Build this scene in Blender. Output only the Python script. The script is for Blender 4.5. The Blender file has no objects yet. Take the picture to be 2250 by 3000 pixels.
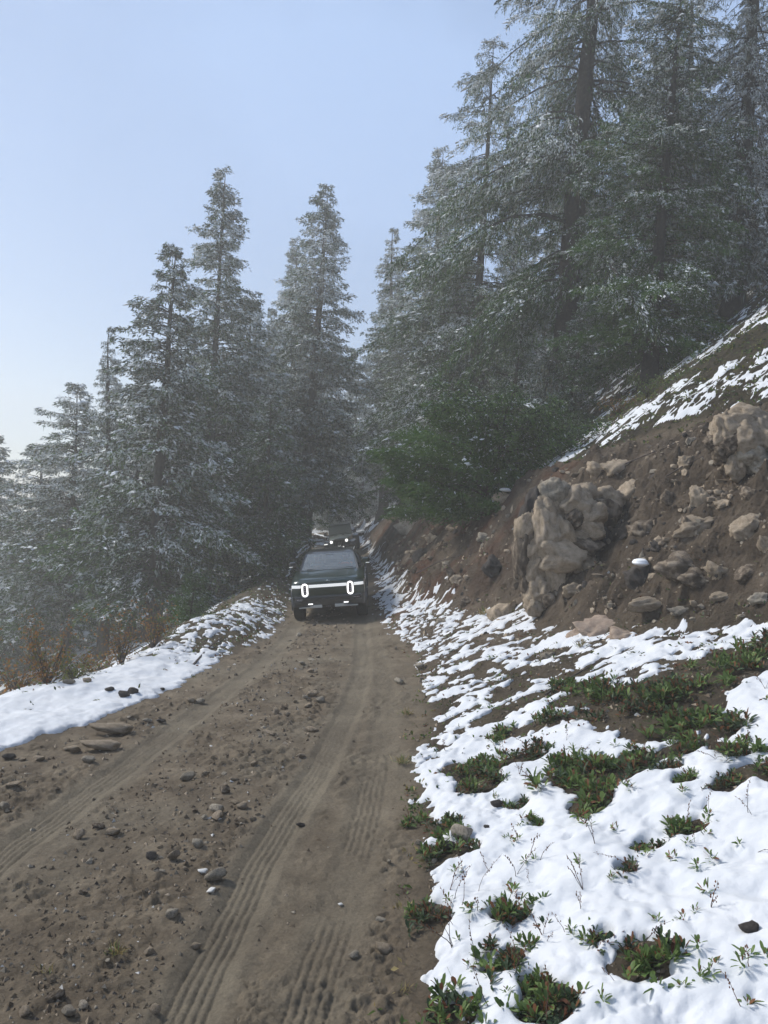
import bpy, bmesh, math, random
import numpy as np
from mathutils import Vector, Matrix

rnd = random.Random(7)
SC = bpy.context.scene
COL = SC.collection

# ------------------------------------------------------------------ camera, sky, sun, exposure
CAM_Z = 2.8
F_PX = 770.0
ROLL = math.radians(3.5)
PITCH = 0.0
cam_d = bpy.data.cameras.new("camera")
cam = bpy.data.objects.new("camera", cam_d)
COL.objects.link(cam)
cam.location = (0, 0, CAM_Z)
cam_d.sensor_fit = 'VERTICAL'
cam_d.sensor_height = 24.0
cam_d.lens = 24.0 * F_PX / 1024.0
cam_d.clip_start = 0.05
cam_d.clip_end = 3000
cam.matrix_world = (Matrix.Translation((0, 0, CAM_Z)) @ Matrix.Rotation(math.pi / 2 + PITCH, 4, 'X')
                    @ Matrix.Rotation(ROLL, 4, 'Z'))
SC.camera = cam

world = bpy.data.worlds.new("World")
SC.world = world
world.use_nodes = True
SUN_EL, SUN_AZ = math.radians(40), math.radians(-66)     # azimuth from +Y towards +X
wn = world.node_tree
wn.nodes.clear()
w_out = wn.nodes.new("ShaderNodeOutputWorld")
w_bg = wn.nodes.new("ShaderNodeBackground")
w_sky = wn.nodes.new("ShaderNodeTexSky")
w_sky.sky_type = 'NISHITA'
w_sky.sun_disc = False
w_sky.sun_elevation = SUN_EL
w_sky.sun_rotation = SUN_AZ
w_sky.air_density = 1.1
w_sky.dust_density = 2.0
w_sky.altitude = 1800
w_cloud = wn.nodes.new("ShaderNodeRGB")
w_cloud.outputs[0].default_value = (2.95, 4.2, 6.6, 1)        # lit thin cloud, on the sky texture's scale
w_mix = wn.nodes.new("ShaderNodeMixRGB")
w_tc = wn.nodes.new("ShaderNodeTexCoord")
w_no = wn.nodes.new("ShaderNodeTexNoise")
w_no.inputs["Scale"].default_value = 1.7
w_no.inputs["Detail"].default_value = 5
w_no.inputs["Roughness"].default_value = 0.5
w_mr = wn.nodes.new("ShaderNodeMapRange")
w_mr.inputs[1].default_value = 0.36
w_mr.inputs[2].default_value = 0.66
w_mr.inputs[3].default_value = 0.12
w_mr.inputs[4].default_value = 1.0
wn.links.new(w_tc.outputs["Generated"], w_no.inputs["Vector"])
wn.links.new(w_no.outputs["Fac"], w_mr.inputs[0])
wn.links.new(w_mr.outputs[0], w_mix.inputs[0])
wn.links.new(w_sky.outputs[0], w_mix.inputs[1])
wn.links.new(w_cloud.outputs[0], w_mix.inputs[2])
wn.links.new(w_mix.outputs[0], w_bg.inputs["Color"])
w_bg.inputs["Strength"].default_value = 0.10
wn.links.new(w_bg.outputs[0], w_out.inputs["Surface"])

sun_d = bpy.data.lights.new("sun", 'SUN')
sun_d.energy = 2.9
sun_d.angle = math.radians(12)
sun_d.color = (1.0, 0.96, 0.88)
sun = bpy.data.objects.new("sun", sun_d)
COL.objects.link(sun)
sdir = Vector((math.sin(SUN_AZ) * math.cos(SUN_EL), math.cos(SUN_AZ) * math.cos(SUN_EL), math.sin(SUN_EL)))
sun.rotation_euler = sdir.to_track_quat('Z', 'Y').to_euler()

SC.view_settings.view_transform = 'Standard'
SC.view_settings.look = 'None'
SC.view_settings.exposure = 0.52
SC.view_settings.gamma = 1.0
SC.view_settings.use_curve_mapping = False
SC.render.engine = 'CYCLES'
SC.cycles.use_denoising = True
SC.cycles.max_bounces = 6
SC.cycles.diffuse_bounces = 3
SC.cycles.glossy_bounces = 3
SC.cycles.transmission_bounces = 5
SC.cycles.transparent_max_bounces = 8
SC.cycles.volume_bounces = 1

# ------------------------------------------------------------------ noise
def _h(ix, iy, iz, s):
    n = (ix.astype(np.int64) * 374761393 + iy.astype(np.int64) * 668265263 + iz.astype(np.int64) * 2147483647 + s * 144665) & 0xffffffff
    n = ((n ^ (n >> 13)) * 1274126177) & 0xffffffff
    n = n ^ (n >> 16)
    return (n & 0xffff) / 32767.5 - 1.0

def noise2(x, y, s=0):
    x = np.asarray(x, float); y = np.asarray(y, float)
    ix = np.floor(x); iy = np.floor(y)
    fx = x - ix; fy = y - iy
    u = fx * fx * fx * (fx * (fx * 6 - 15) + 10); v = fy * fy * fy * (fy * (fy * 6 - 15) + 10)
    z = np.zeros_like(ix)
    def g(a, b):
        gx = _h(ix + a, iy + b, z, s); gy = _h(ix + a, iy + b, z, s + 17)
        return gx * (fx - a) + gy * (fy - b)
    return ((g(0, 0) * (1 - u) + g(1, 0) * u) * (1 - v) + (g(0, 1) * (1 - u) + g(1, 1) * u) * v) * 1.5

def noise3(p, s=0):
    p = np.asarray(p, float)
    i = np.floor(p); f = p - i
    u = f * f * (3 - 2 * f)
    r = 0
    for a in (0, 1):
        for b in (0, 1):
            for c in (0, 1):
                w = (u[:, 0] if a else 1 - u[:, 0]) * (u[:, 1] if b else 1 - u[:, 1]) * (u[:, 2] if c else 1 - u[:, 2])
                r = r + w * _h(i[:, 0] + a, i[:, 1] + b, i[:, 2] + c, s)
    return r

def fbm2(x, y, sc, octs=4, s=0, rough=0.5):
    r = 0; a = 1; t = 0
    for k in range(octs):
        r = r + a * noise2(x / sc, y / sc, s + k * 31); t += a
        a *= rough; sc *= 0.5
    return r / t

def ridged(x, y, sc, octs=3, s=0):
    r = 0; a = 1; t = 0
    for k in range(octs):
        r = r + a * (1 - 2 * np.abs(noise2(x / sc, y / sc, s + k * 31))); t += a
        a *= .5; sc *= .5
    return r / t

def cells(x, y, sc, s=0):
    """distance to the nearest jittered point (0..1) and that point's random number"""
    x = np.asarray(x, float) / sc; y = np.asarray(y, float) / sc
    ix = np.floor(x); iy = np.floor(y); z = np.zeros_like(ix)
    best = np.full(x.shape, 9.0); val = np.zeros(x.shape)
    for a in (-1, 0, 1):
        for b in (-1, 0, 1):
            px = ix + a + .5 + .45 * _h(ix + a, iy + b, z, s); py = iy + b + .5 + .45 * _h(ix + a, iy + b, z, s + 5)
            d = (x - px) ** 2 + (y - py) ** 2
            m = d < best
            best = np.where(m, d, best); val = np.where(m, _h(ix + a, iy + b, z, s + 9), val)
    return np.sqrt(best), val

def sstep(a, b, x):
    t = np.clip((x - a) / (b - a), 0, 1)
    return t * t * (3 - 2 * t)

# ------------------------------------------------------------------ mesh helpers
def tag(o, label=None, cat=None, group=None, kind=None):
    if label: o["label"] = label
    if cat: o["category"] = cat
    if group: o["group"] = group
    if kind: o["kind"] = kind
    return o

def empty(name, loc=(0, 0, 0), rot=(0, 0, 0), parent=None):
    o = bpy.data.objects.new(name, None)
    o.empty_display_size = 0.2
    COL.objects.link(o)
    o.location = loc; o.rotation_euler = rot
    if parent: o.parent = parent
    return o

def link(name, me, parent=None, loc=None, rot=None, scale=None):
    o = bpy.data.objects.new(name, me)
    COL.objects.link(o)
    if parent: o.parent = parent
    if loc is not None: o.location = loc
    if rot is not None: o.rotation_euler = rot
    if scale is not None: o.scale = scale
    return o

def mesh_np(name, V, quads=None, tris=None, mats=(), qm=None, tm=None, smooth=False):
    me = bpy.data.meshes.new(name)
    V = np.asarray(V, np.float32)
    nq = 0 if quads is None else len(quads)
    nt = 0 if tris is None else len(tris)
    me.vertices.add(len(V)); me.vertices.foreach_set("co", V.ravel())
    loops = []
    if nq: loops.append(np.asarray(quads, np.int32).ravel())
    if nt: loops.append(np.asarray(tris, np.int32).ravel())
    loops = np.concatenate(loops)
    me.loops.add(len(loops)); me.loops.foreach_set("vertex_index", loops)
    me.polygons.add(nq + nt)
    st = np.concatenate([np.arange(nq) * 4, nq * 4 + np.arange(nt) * 3]).astype(np.int32)
    me.polygons.foreach_set("loop_start", st)
    me.polygons.foreach_set("loop_total", np.concatenate([np.full(nq, 4), np.full(nt, 3)]).astype(np.int32))
    for m in mats: me.materials.append(m)
    mi = []
    if nq: mi.append(np.zeros(nq) if qm is None else np.asarray(qm))
    if nt: mi.append(np.zeros(nt) if tm is None else np.asarray(tm))
    me.polygons.foreach_set("material_index", np.concatenate(mi).astype(np.int32))
    me.polygons.foreach_set("use_smooth", np.full(nq + nt, bool(smooth)))
    me.update(calc_edges=True)
    me.validate()
    return me

class MB:
    """collects plain geometry for one mesh"""
    def __init__(s): s.v = []; s.f = []; s.m = []
    def add(s, V, F, m=0):
        n = len(s.v)
        s.v += [tuple(p) for p in V]
        s.f += [tuple(i + n for i in f) for f in F]
        s.m += [m] * len(F)
        return s
    def box(s, c, d, m=0, rot=None, taper=1.0):
        P = []
        for z in (-1, 1):
            k = taper if z > 0 else 1
            for y in (-1, 1):
                for x in (-1, 1):
                    P.append(Vector((x * d[0] / 2 * k, y * d[1] / 2 * k, z * d[2] / 2)))
        if rot is not None: P = [rot @ p for p in P]
        P = [p + Vector(c) for p in P]
        return s.add(P, [(0, 2, 3, 1), (4, 5, 7, 6), (0, 1, 5, 4), (2, 6, 7, 3), (0, 4, 6, 2), (1, 3, 7, 5)], m)
    def tube(s, pts, rad, n=8, m=0, cap=True):
        pts = [Vector(p) for p in pts]
        rad = rad if hasattr(rad, '__len__') else [rad] * len(pts)
        V = []; F = []
        up = Vector((0.01, 0.02, 1))
        for i, p in enumerate(pts):
            d = (pts[min(i + 1, len(pts) - 1)] - pts[max(i - 1, 0)]).normalized()
            a = d.cross(up)
            if a.length < 1e-3: a = d.cross(Vector((1, 0, 0)))
            a.normalize(); b = a.cross(d)
            for k in range(n):
                t = 2 * math.pi * k / n
                V.append(p + (a * math.cos(t) + b * math.sin(t)) * rad[i])
        for i in range(len(pts) - 1):
            for k in range(n):
                F.append((i * n + k, i * n + (k + 1) % n, (i + 1) * n + (k + 1) % n, (i + 1) * n + k))
        if cap:
            F.append(tuple(range(n))[::-1]); F.append(tuple((len(pts) - 1) * n + k for k in range(n)))
        return s.add(V, F, m)
    def loft(s, secs, m=0, closed=True, cap=True):
        n = len(secs[0]); V = [p for q in secs for p in q]; F = []
        for i in range(len(secs) - 1):
            for k in range(n if closed else n - 1):
                F.append((i * n + k, i * n + (k + 1) % n, (i + 1) * n + (k + 1) % n, (i + 1) * n + k))
        if cap:
            F.append(tuple(range(n))[::-1]); F.append(tuple((len(secs) - 1) * n + k for k in range(n)))
        return s.add(V, F, m)
    def build(s, name, mats, parent=None, smooth=False, bevel=0, loc=None, rot=None, seg=2, sub=0):
        me = bpy.data.meshes.new(name)
        me.from_pydata([tuple(p) for p in s.v], [], s.f)
        if not isinstance(mats, (list, tuple)): mats = [mats]
        for m in mats: me.materials.append(m)
        me.polygons.foreach_set("material_index", s.m)
        bm = bmesh.new(); bm.from_mesh(me)
        bmesh.ops.recalc_face_normals(bm, faces=bm.faces)
        if bevel:
            ed = [e for e in bm.edges if len(e.link_faces) == 2 and e.calc_face_angle(0) > 0.5]
            bmesh.ops.bevel(bm, geom=ed, offset=bevel, segments=seg, affect='EDGES', profile=0.6, clamp_overlap=True)
        bm.to_mesh(me); bm.free()
        if smooth:
            me.polygons.foreach_set("use_smooth", [True] * len(me.polygons))
            try: me.set_sharp_from_angle(angle=math.radians(35))
            except Exception: pass
        me.update()
        return link(name, me, parent, loc, rot)

# ------------------------------------------------------------------ materials
def mat(name, col, rough=0.8, metal=0.0, coat=0.0, spec=0.5, emit=None, estr=0.0):
    m = bpy.data.materials.new(name); m.use_nodes = True
    b = m.node_tree.nodes["Principled BSDF"]
    b.inputs["Base Color"].default_value = (*col, 1)
    b.inputs["Roughness"].default_value = rough
    b.inputs["Metallic"].default_value = metal
    b.inputs["Coat Weight"].default_value = coat
    b.inputs["Specular IOR Level"].default_value = spec
    if emit:
        b.inputs["Emission Color"].default_value = (*emit, 1)
        b.inputs["Emission Strength"].default_value = estr
    return m

def N(nt, typ, **kw):
    n = nt.nodes.new(typ)
    for k, v in kw.items():
        if k in n.inputs: n.inputs[k].default_value = v
        else: setattr(n, k, v)
    return n

def ramp(nt, src, stops):
    r = nt.nodes.new("ShaderNodeValToRGB")
    e = r.color_ramp.elements
    while len(e) < len(stops): e.new(0.5)
    for i, (p, c) in enumerate(stops):
        e[i].position = p; e[i].color = (*c, 1) if len(c) == 3 else c
    nt.links.new(src, r.inputs[0])
    return r.outputs[0]

def noisy(name, stops, scale=6, detail=8, rough=0.85, bump=0.4, bdist=0.02, bscale=None, spec=0.3, space="Object", dirt=None, rand=0.0):
    """a rough natural surface: colour by noise through a ramp, finer bump"""
    m = bpy.data.materials.new(name); m.use_nodes = True
    nt = m.node_tree; b = nt.nodes["Principled BSDF"]
    tc = N(nt, "ShaderNodeTexCoord")
    n1 = N(nt, "ShaderNodeTexNoise", Scale=scale, Detail=detail, Roughness=0.62)
    src = tc.outputs[space]
    nt.links.new(src, n1.inputs["Vector"])
    c = ramp(nt, n1.outputs["Fac"], stops)
    if rand:
        oi = N(nt, "ShaderNodeObjectInfo")
        mr = N(nt, "ShaderNodeMapRange"); mr.inputs[3].default_value = 1 - rand; mr.inputs[4].default_value = 1 + rand
        nt.links.new(oi.outputs["Random"], mr.inputs[0])
        mx = N(nt, "ShaderNodeVectorMath", operation='SCALE')
        nt.links.new(c, mx.inputs[0]); nt.links.new(mr.outputs[0], mx.inputs["Scale"])
        c = mx.outputs[0]
    nt.links.new(c, b.inputs["Base Color"])
    n2 = N(nt, "ShaderNodeTexNoise", Scale=(bscale or scale * 5), Detail=8, Roughness=0.7)
    nt.links.new(src, n2.inputs["Vector"])
    bp = N(nt, "ShaderNodeBump", Strength=bump, Distance=bdist)
    nt.links.new(n2.outputs["Fac"], bp.inputs["Height"])
    nt.links.new(bp.outputs[0], b.inputs["Normal"])
    b.inputs["Roughness"].default_value = rough
    b.inputs["Specular IOR Level"].default_value = spec
    return m

M = {}
M['snow'] = noisy("snow", [(0.3, (.60, .62, .65)), (0.7, (.71, .715, .73))], 3, 4, .75, .35, .02, 28, .35, "Object")
M['snow'].node_tree.nodes["Principled BSDF"].inputs["Subsurface Weight"].default_value = 0.0
M['tree_snow'] = mat("tree_snow", (.86, .87, .88), .8, spec=.2)
M['frost'] = mat("frosted_needles", (.42, .46, .43), .85, spec=.2)
def leafmat(name, c1, c2, rough=.6, trans=.25):
    m = bpy.data.materials.new(name); m.use_nodes = True
    nt = m.node_tree; b = nt.nodes["Principled BSDF"]
    g = N(nt, "ShaderNodeNewGeometry")
    c = ramp(nt, g.outputs["Random Per Island"], [(0, c1), (1, c2)])
    nt.links.new(c, b.inputs["Base Color"])
    b.inputs["Roughness"].default_value = rough
    b.inputs["Specular IOR Level"].default_value = .25
    if trans:
        t = N(nt, "ShaderNodeBsdfTranslucent"); nt.links.new(c, t.inputs["Color"])
        mx = N(nt, "ShaderNodeMixShader"); mx.inputs[0].default_value = trans
        nt.links.new(b.outputs[0], mx.inputs[1]); nt.links.new(t.outputs[0], mx.inputs[2])
        nt.links.new(mx.outputs[0], nt.nodes["Material Output"].inputs["Surface"])
    return m
M['needle'] = leafmat("dark_needles", (.012, .026, .014), (.032, .058, .026))
M['needle_green'] = leafmat("green_needles", (.026, .075, .012), (.085, .165, .030))
M['dead_needle'] = leafmat("rusty_needles", (.09, .035, .018), (.17, .07, .03))
M['lichen'] = leafmat("hanging_lichen", (.10, .10, .06), (.23, .22, .13), .9)
M['leaf'] = leafmat("plant_leaf", (.06, .11, .025), (.17, .24, .07), .5, .3)
M['leaf_dark'] = leafmat("plant_leaf_dark", (.025, .05, .022), (.06, .09, .035), .5, .2)
M['leaf_red'] = leafmat("withered_leaf", (.10, .035, .02), (.22, .10, .045), .7, .3)
M['leaf_orange'] = leafmat("autumn_leaf", (.17, .085, .03), (.36, .19, .06), .7, .35)
M['straw'] = leafmat("dry_grass", (.22, .17, .07), (.42, .34, .16), .8, .3)
M['stem'] = mat("dry_stem", (.13, .06, .045), .8)
M['stem_dark'] = mat("bare_twig", (.055, .04, .035), .8)
M['moss'] = leafmat("ground_cover_leaf", (.055, .08, .018), (.19, .19, .05), .7, .2)
M['bark'] = noisy("bark", [(0.3, (.018, .015, .013)), (0.55, (.045, .037, .031)), (0.8, (.13, .115, .10))], 9, 8, .95, .9, .05, 22, .2)
M['rock_tan'] = noisy("tan_rock", [(0.22, (.15, .115, .083)), (0.36, (.33, .26, .185)), (0.52, (.46, .365, .265)), (0.75, (.58, .48, .37))], 3.6, 12, .9, 1.0, .05, 14, .25, rand=.12)
M['rock_pink'] = noisy("pinkish_rock", [(0.25, (.17, .12, .095)), (0.5, (.37, .28, .215)), (0.75, (.46, .36, .28))], 2.6, 10, .9, .7, .03, 14, .25, rand=.12)
M['rock_grey'] = noisy("grey_rock", [(0.25, (.12, .10, .078)), (0.5, (.29, .25, .195)), (0.75, (.42, .37, .30))], 5, 10, .9, .7, .02, 22, .25, rand=.2)
M['rock_dark'] = noisy("dark_rock", [(0.25, (.022, .019, .018)), (0.5, (.055, .047, .042)), (0.8, (.11, .09, .078))], 4, 10, .85, .7, .03, 18, .3, rand=.15)
M['rock_muddy'] = noisy("mud_coated_rock", [(0.3, (.07, .053, .038)), (0.48, (.14, .108, .078)), (0.58, (.30, .24, .18)), (0.75, (.42, .35, .27))], 2.2, 10, .9, .8, .05, 12, .25, rand=.15)
M['rock_white'] = noisy("white_quartz", [(0.3, (.45, .43, .40)), (0.7, (.7, .69, .66))], 20, 6, .7, .4, .005, 60, .3)
# ------------------------------------------------------------------ the shape of the mountainside
YN = np.array([0, 4, 6, 8.5, 10, 12, 14, 16, 18, 20.8, 26, 32, 40, 46, 55, 70, 100, 400.])
def T(*v): return np.array(v, float)
XR = T(.35, .35, .4, .45, .7, .72, .7, .62, .35, -.12, -.25, -.45, -.8, -1.1, -1.9, -3.2, -5, -15)
XL = T(-6.5, -6.0, -5.2, -4.1, -3.5, -3.05, -3.0, -2.8, -2.5, -2.55, -2.8, -3.1, -3.6, -4.1, -5.6, -7.5, -10, -22)
SL = T(-8, -7.6, -7.2, -6.5, -6.0, -5.4, -4.6, -4.3, -4.1, -3.9, -4.1, -4.3, -4.9, -5.5, -7.2, -9.2, -12, -25)
ZR = T(.03, .03, .03, .03, .04, .04, .0, -.03, -.06, -.08, 0, .06, .10, .18, .6, 1.6, 4, 10)
MR = T(.01, .015, .02, .03, .035, .045, .055, .07, .09, .112, .13, .16, .20, .21, .12, .06, .05, .05)
MS = T(0, 0, 0, .0, .02, .02, -.02, -.2, -.36, -.38, -.36, -.32, -.2, 0, .1, .1, .1, .1)
AX = T(8.5, 7.5, 6.5, 5.5, 4.6, 3.5, 3.05, 2.95, 2.0, 1.1, .55, .3, -.1, -.5, -1.2, -2.5, -4, -13)
AZ = T(2.6, 2.5, 2.3, 2.0, 1.6, 1.15, 1.05, 1.02, .72, .45, .38, .4, .42, .5, 1.0, 2.0, 4.5, 11)
BX = T(12, 11, 10, 8.8, 8.0, 7.3, 6.85, 6.0, 4.6, 3.9, 2.75, 1.9, .95, .5, .2, -.5, -2, -10)
BZ = T(6, 6, 5.8, 5.6, 5.4, 5.3, 5.2, 4.9, 4.4, 3.85, 2.95, 2.6, 2.4, 2.4, 2.5, 3.5, 6, 14)
MH = T(.7, .7, .7, .7, .75, .78, .8, .8, .82, .84, .84, .82, .75, .65, .55, .5, .4, .3)
MV = T(.75, .75, .75, .8, .8, .8, .78, .75, .75, .72, .65, .6, .5, .5, .48, .45, .42, .35)

TRACKS = [  # centre line, width, strength: tyre tracks pressed into the mud
    (T(3.0, 4.1, 6.1, 8.45, 11, 13.5, 17, 20.8, 27, 36, 46), T(-.98, -.91, -.80, -.50, -.30, -.20, -.30, -.43, -.75, -1.1, -1.5), .25, 1.0),
    (T(3.0, 5.9, 7.4, 9.7, 13.5, 17, 20.8, 27, 36, 46), T(-2.9, -2.76, -2.63, -2.40, -2.1, -2.05, -2.13, -2.4, -2.8, -3.1), .25, .9),
    (T(3.0, 4.5, 7.0, 9.5, 12, 15, 20.8, 46), T(-.42, -.22, .02, .16, .22, .05, -.30, -1.4), .26, .45),
]

def ipt(a, y): return np.interp(y, YN, a)
def sp(x, w):
    return w * np.logaddexp(0, x / w)

def macro(X, Y):
    xr, xl, sl, zr, ax, az, bx, bz = (ipt(a, Y) for a in (XR, XL, SL, ZR, AX, AZ, BX, BZ))
    mr, ms, mh, mv = (ipt(a, Y) for a in (MR, MS, MH, MV))
    ma = (az - zr) / np.maximum(ax - xr, .3)
    mc = (bz - az) / np.maximum(bx - ax, .3)
    w = .12
    z = zr + mr * (X - xr)
    z = z + (ma - mr) * sp(X - xr, w) + (mc - ma) * sp(X - ax, .18) + (mh - mc) * sp(X - bx, .22)
    z = z + (mr - ms) * sp(xl - X, w) - (mv - ms) * sp(sl - X, .3)
    z = z - (.25 - mh) * 0 
    far = sstep(30, 60, X)
    z = z * (1 - far) + (z - (X - 30) * mh * .6) * far
    zl = np.maximum(z, -60 + .02 * z)
    return zl

def zones(X, Y):
    xr, xl, sl, ax, bx = (ipt(a, Y) for a in (XR, XL, SL, AX, BX))
    road = sstep(xl - .15, xl + .35, X) * (1 - sstep(xr - .25, xr + .15, X))
    cut = sstep(ax - .25, ax + .25, X) * (1 - sstep(bx - .2, bx + .25, X))
    hill = sstep(bx - .1, bx + .35, X)
    left = 1 - sstep(xl - .3, xl + .1, X)
    bank = sstep(xr - .1, xr + .3, X) * (1 - sstep(ax - .2, ax + .2, X))
    return road, cut, hill, left, bank

def height(X, Y):
    X = np.asarray(X, float); Y = np.asarray(Y, float)
    Xw = X + .25 * fbm2(X, Y, 2.2, 3, 3) * sstep(-.3, .6, np.abs(X - ipt(XR, Y)) - .6)
    z = macro(Xw, Y)
    road, cut, hill, left, bank = zones(X, Y)
    # road: lumps, gravelly clods, ruts
    z = z + road * (.045 * fbm2(X, Y, 1.1, 3, 11) + .024 * fbm2(X, Y, .22, 3, 12))
    cl, cv = cells(X, Y, .09, 4)
    clod = sstep(.05, .35, fbm2(X, Y, 1.3, 3, 14) + .12)
    tr = 0; groove = 0
    for ty, tx, wd, st in TRACKS:
        cx = np.interp(Y, ty, tx) + .02 * noise2(Y * 1.2, Y * 0, 8)
        d = X - cx
        inside = 1 - sstep(wd * .42, wd * .62, np.abs(d))
        fade = sstep(-.45, .05, fbm2(X * .5, Y, 1.6, 2, 41 + int(wd * 100 * st)) + (st - .55))
        tr = np.maximum(tr, (1 - sstep(wd * .6, wd * 1.4, np.abs(d))) * st)
        gz = sstep(.1, .7, np.cos(d * 2 * math.pi / (wd / 4.6) + .5 * noise2(Y * 2.1, d * 0 + st, 44)))
        groove = groove + inside * fade * gz * (.8 + .4 * noise2(Y * 9, d * 14, 45))
        z = z - .014 * st * (1 - sstep(wd * .5, wd * .9, np.abs(d))) + .012 * st * np.exp(-((np.abs(d) - wd * .75) / .05) ** 2)
    z = z - (.009 + .006 * (1 - sstep(6, 10, Y))) * groove
    z = z + road * (1 - tr) * (.35 + clod) * (.030 * (1 - cl) * (cv > -.1) + .020 * fbm2(X, Y, .07, 2, 15) + .010 * ridged(X, Y, .035, 1, 16))
    z = z + (1 - road) * .010 * fbm2(X, Y, .09, 2, 18)
    # cut bank: ribs running down the fall line, chunky lumps
    u = Y + .55 * X
    z = z + cut * (.42 * fbm2(X * .6, u, 1.7, 5, 21, .6) + .30 * ridged(X * .45, u, .8, 4, 24) - .14)
    c2, v2 = cells(X, Y, .45, 8)
    z = z + cut * (.22 * np.maximum(0, .75 - c2) * (v2 + .5))
    c3, v3 = cells(X * 1.0, Y, .17, 9)
    z = z + cut * (.09 * np.maximum(0, .7 - c3) * (v3 + .4))
    z = z + cut * .13 * ridged(X, Y, .26, 4, 27)
    z = z + bank * (.13 * fbm2(X, Y, .9, 4, 31) + .03 * fbm2(X, Y, .2, 2, 33))
    z = z + hill * (.28 * fbm2(X, Y, 2.0, 4, 35) + .05 * fbm2(X, Y, .3, 2, 37))
    z = z + left * (.10 * fbm2(X, Y, 1.2, 4, 39))
    return z

# ---- rays: where a line of sight meets the ground (used to put things on the slope)
def ray(px, py):
    a = px - 384.0; b = 512.0 - py
    u = a * math.cos(ROLL) - b * math.sin(ROLL)
    v = a * math.sin(ROLL) + b * math.cos(ROLL)
    return u / F_PX, v / F_PX
def at(px, py, Y):
    u, v = ray(px, py)
    return Vector((u * Y, Y, CAM_Z + v * Y))
_YS = np.exp(np.linspace(math.log(1.6), math.log(120), 900))
def hit(px, py):
    u, v = ray(px, py)
    h = height(u * _YS, _YS) - (CAM_Z + v * _YS)
    k = np.nonzero(h > 0)[0]
    if len(k) == 0: return None
    k = k[0]
    if k == 0: Y = _YS[0]
    else:
        t = h[k - 1] / (h[k - 1] - h[k]); Y = _YS[k - 1] + t * (_YS[k] - _YS[k - 1])
    return Vector((u * Y, Y, float(height(np.array([u * Y]), np.array([Y]))[0])))
VW = 768 / 1659.0
def vh(x, y): return hit(x * VW, y * VW)
def va(x, y, Y): return at(x * VW, y * VW, Y)
def gz(x, y): return float(height(np.array([x]), np.array([y]))[0])

# ---- bare patches that plants keep open in the snow: (view x, view y, radius m)
HOLES = [(1360, 1520, .42), (1440, 1560, .40), (1290, 1500, .25), (1500, 1490, .26), (1570, 1440, .36), (1630, 1400, .28), (1590, 1620, .14), (1640, 1660, .16), (1570, 1700, .09),
         (1240, 1680, .24), (1300, 1690, .22), (1350, 1655, .2), (1270, 1745, .14),
         (1380, 2080, .16), (1190, 2170, .13), (1105, 1980, .1), (1090, 2080, .12), (1035, 1700, .16), (1050, 1660, .18), (985, 1840, .15), (965, 1790, .08),
         (1000, 1660, .16), (1090, 1590, .14), (930, 1990, .1), (1300, 2030, .04), (1160, 1790, .05), (1120, 1750, .06), (900, 1780, .06),
         (1180, 1560, .10), (1140, 1640, .15), (1210, 1490, .2), (1490, 1790, .1), (1395, 1840, .08), (1480, 1690, .08), (1350, 1890, .06), (1450, 1660, .08),
         (985, 2200, .1), (1150, 2130, .06), (1540, 1570, .22), (1480, 1620, .14)]
HOLEP = []
def calc_holes():
    for x, y, r in HOLES:
        p = vh(x, y)
        if p: HOLEP.append((p.x, p.y, r))
calc_holes()

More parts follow.
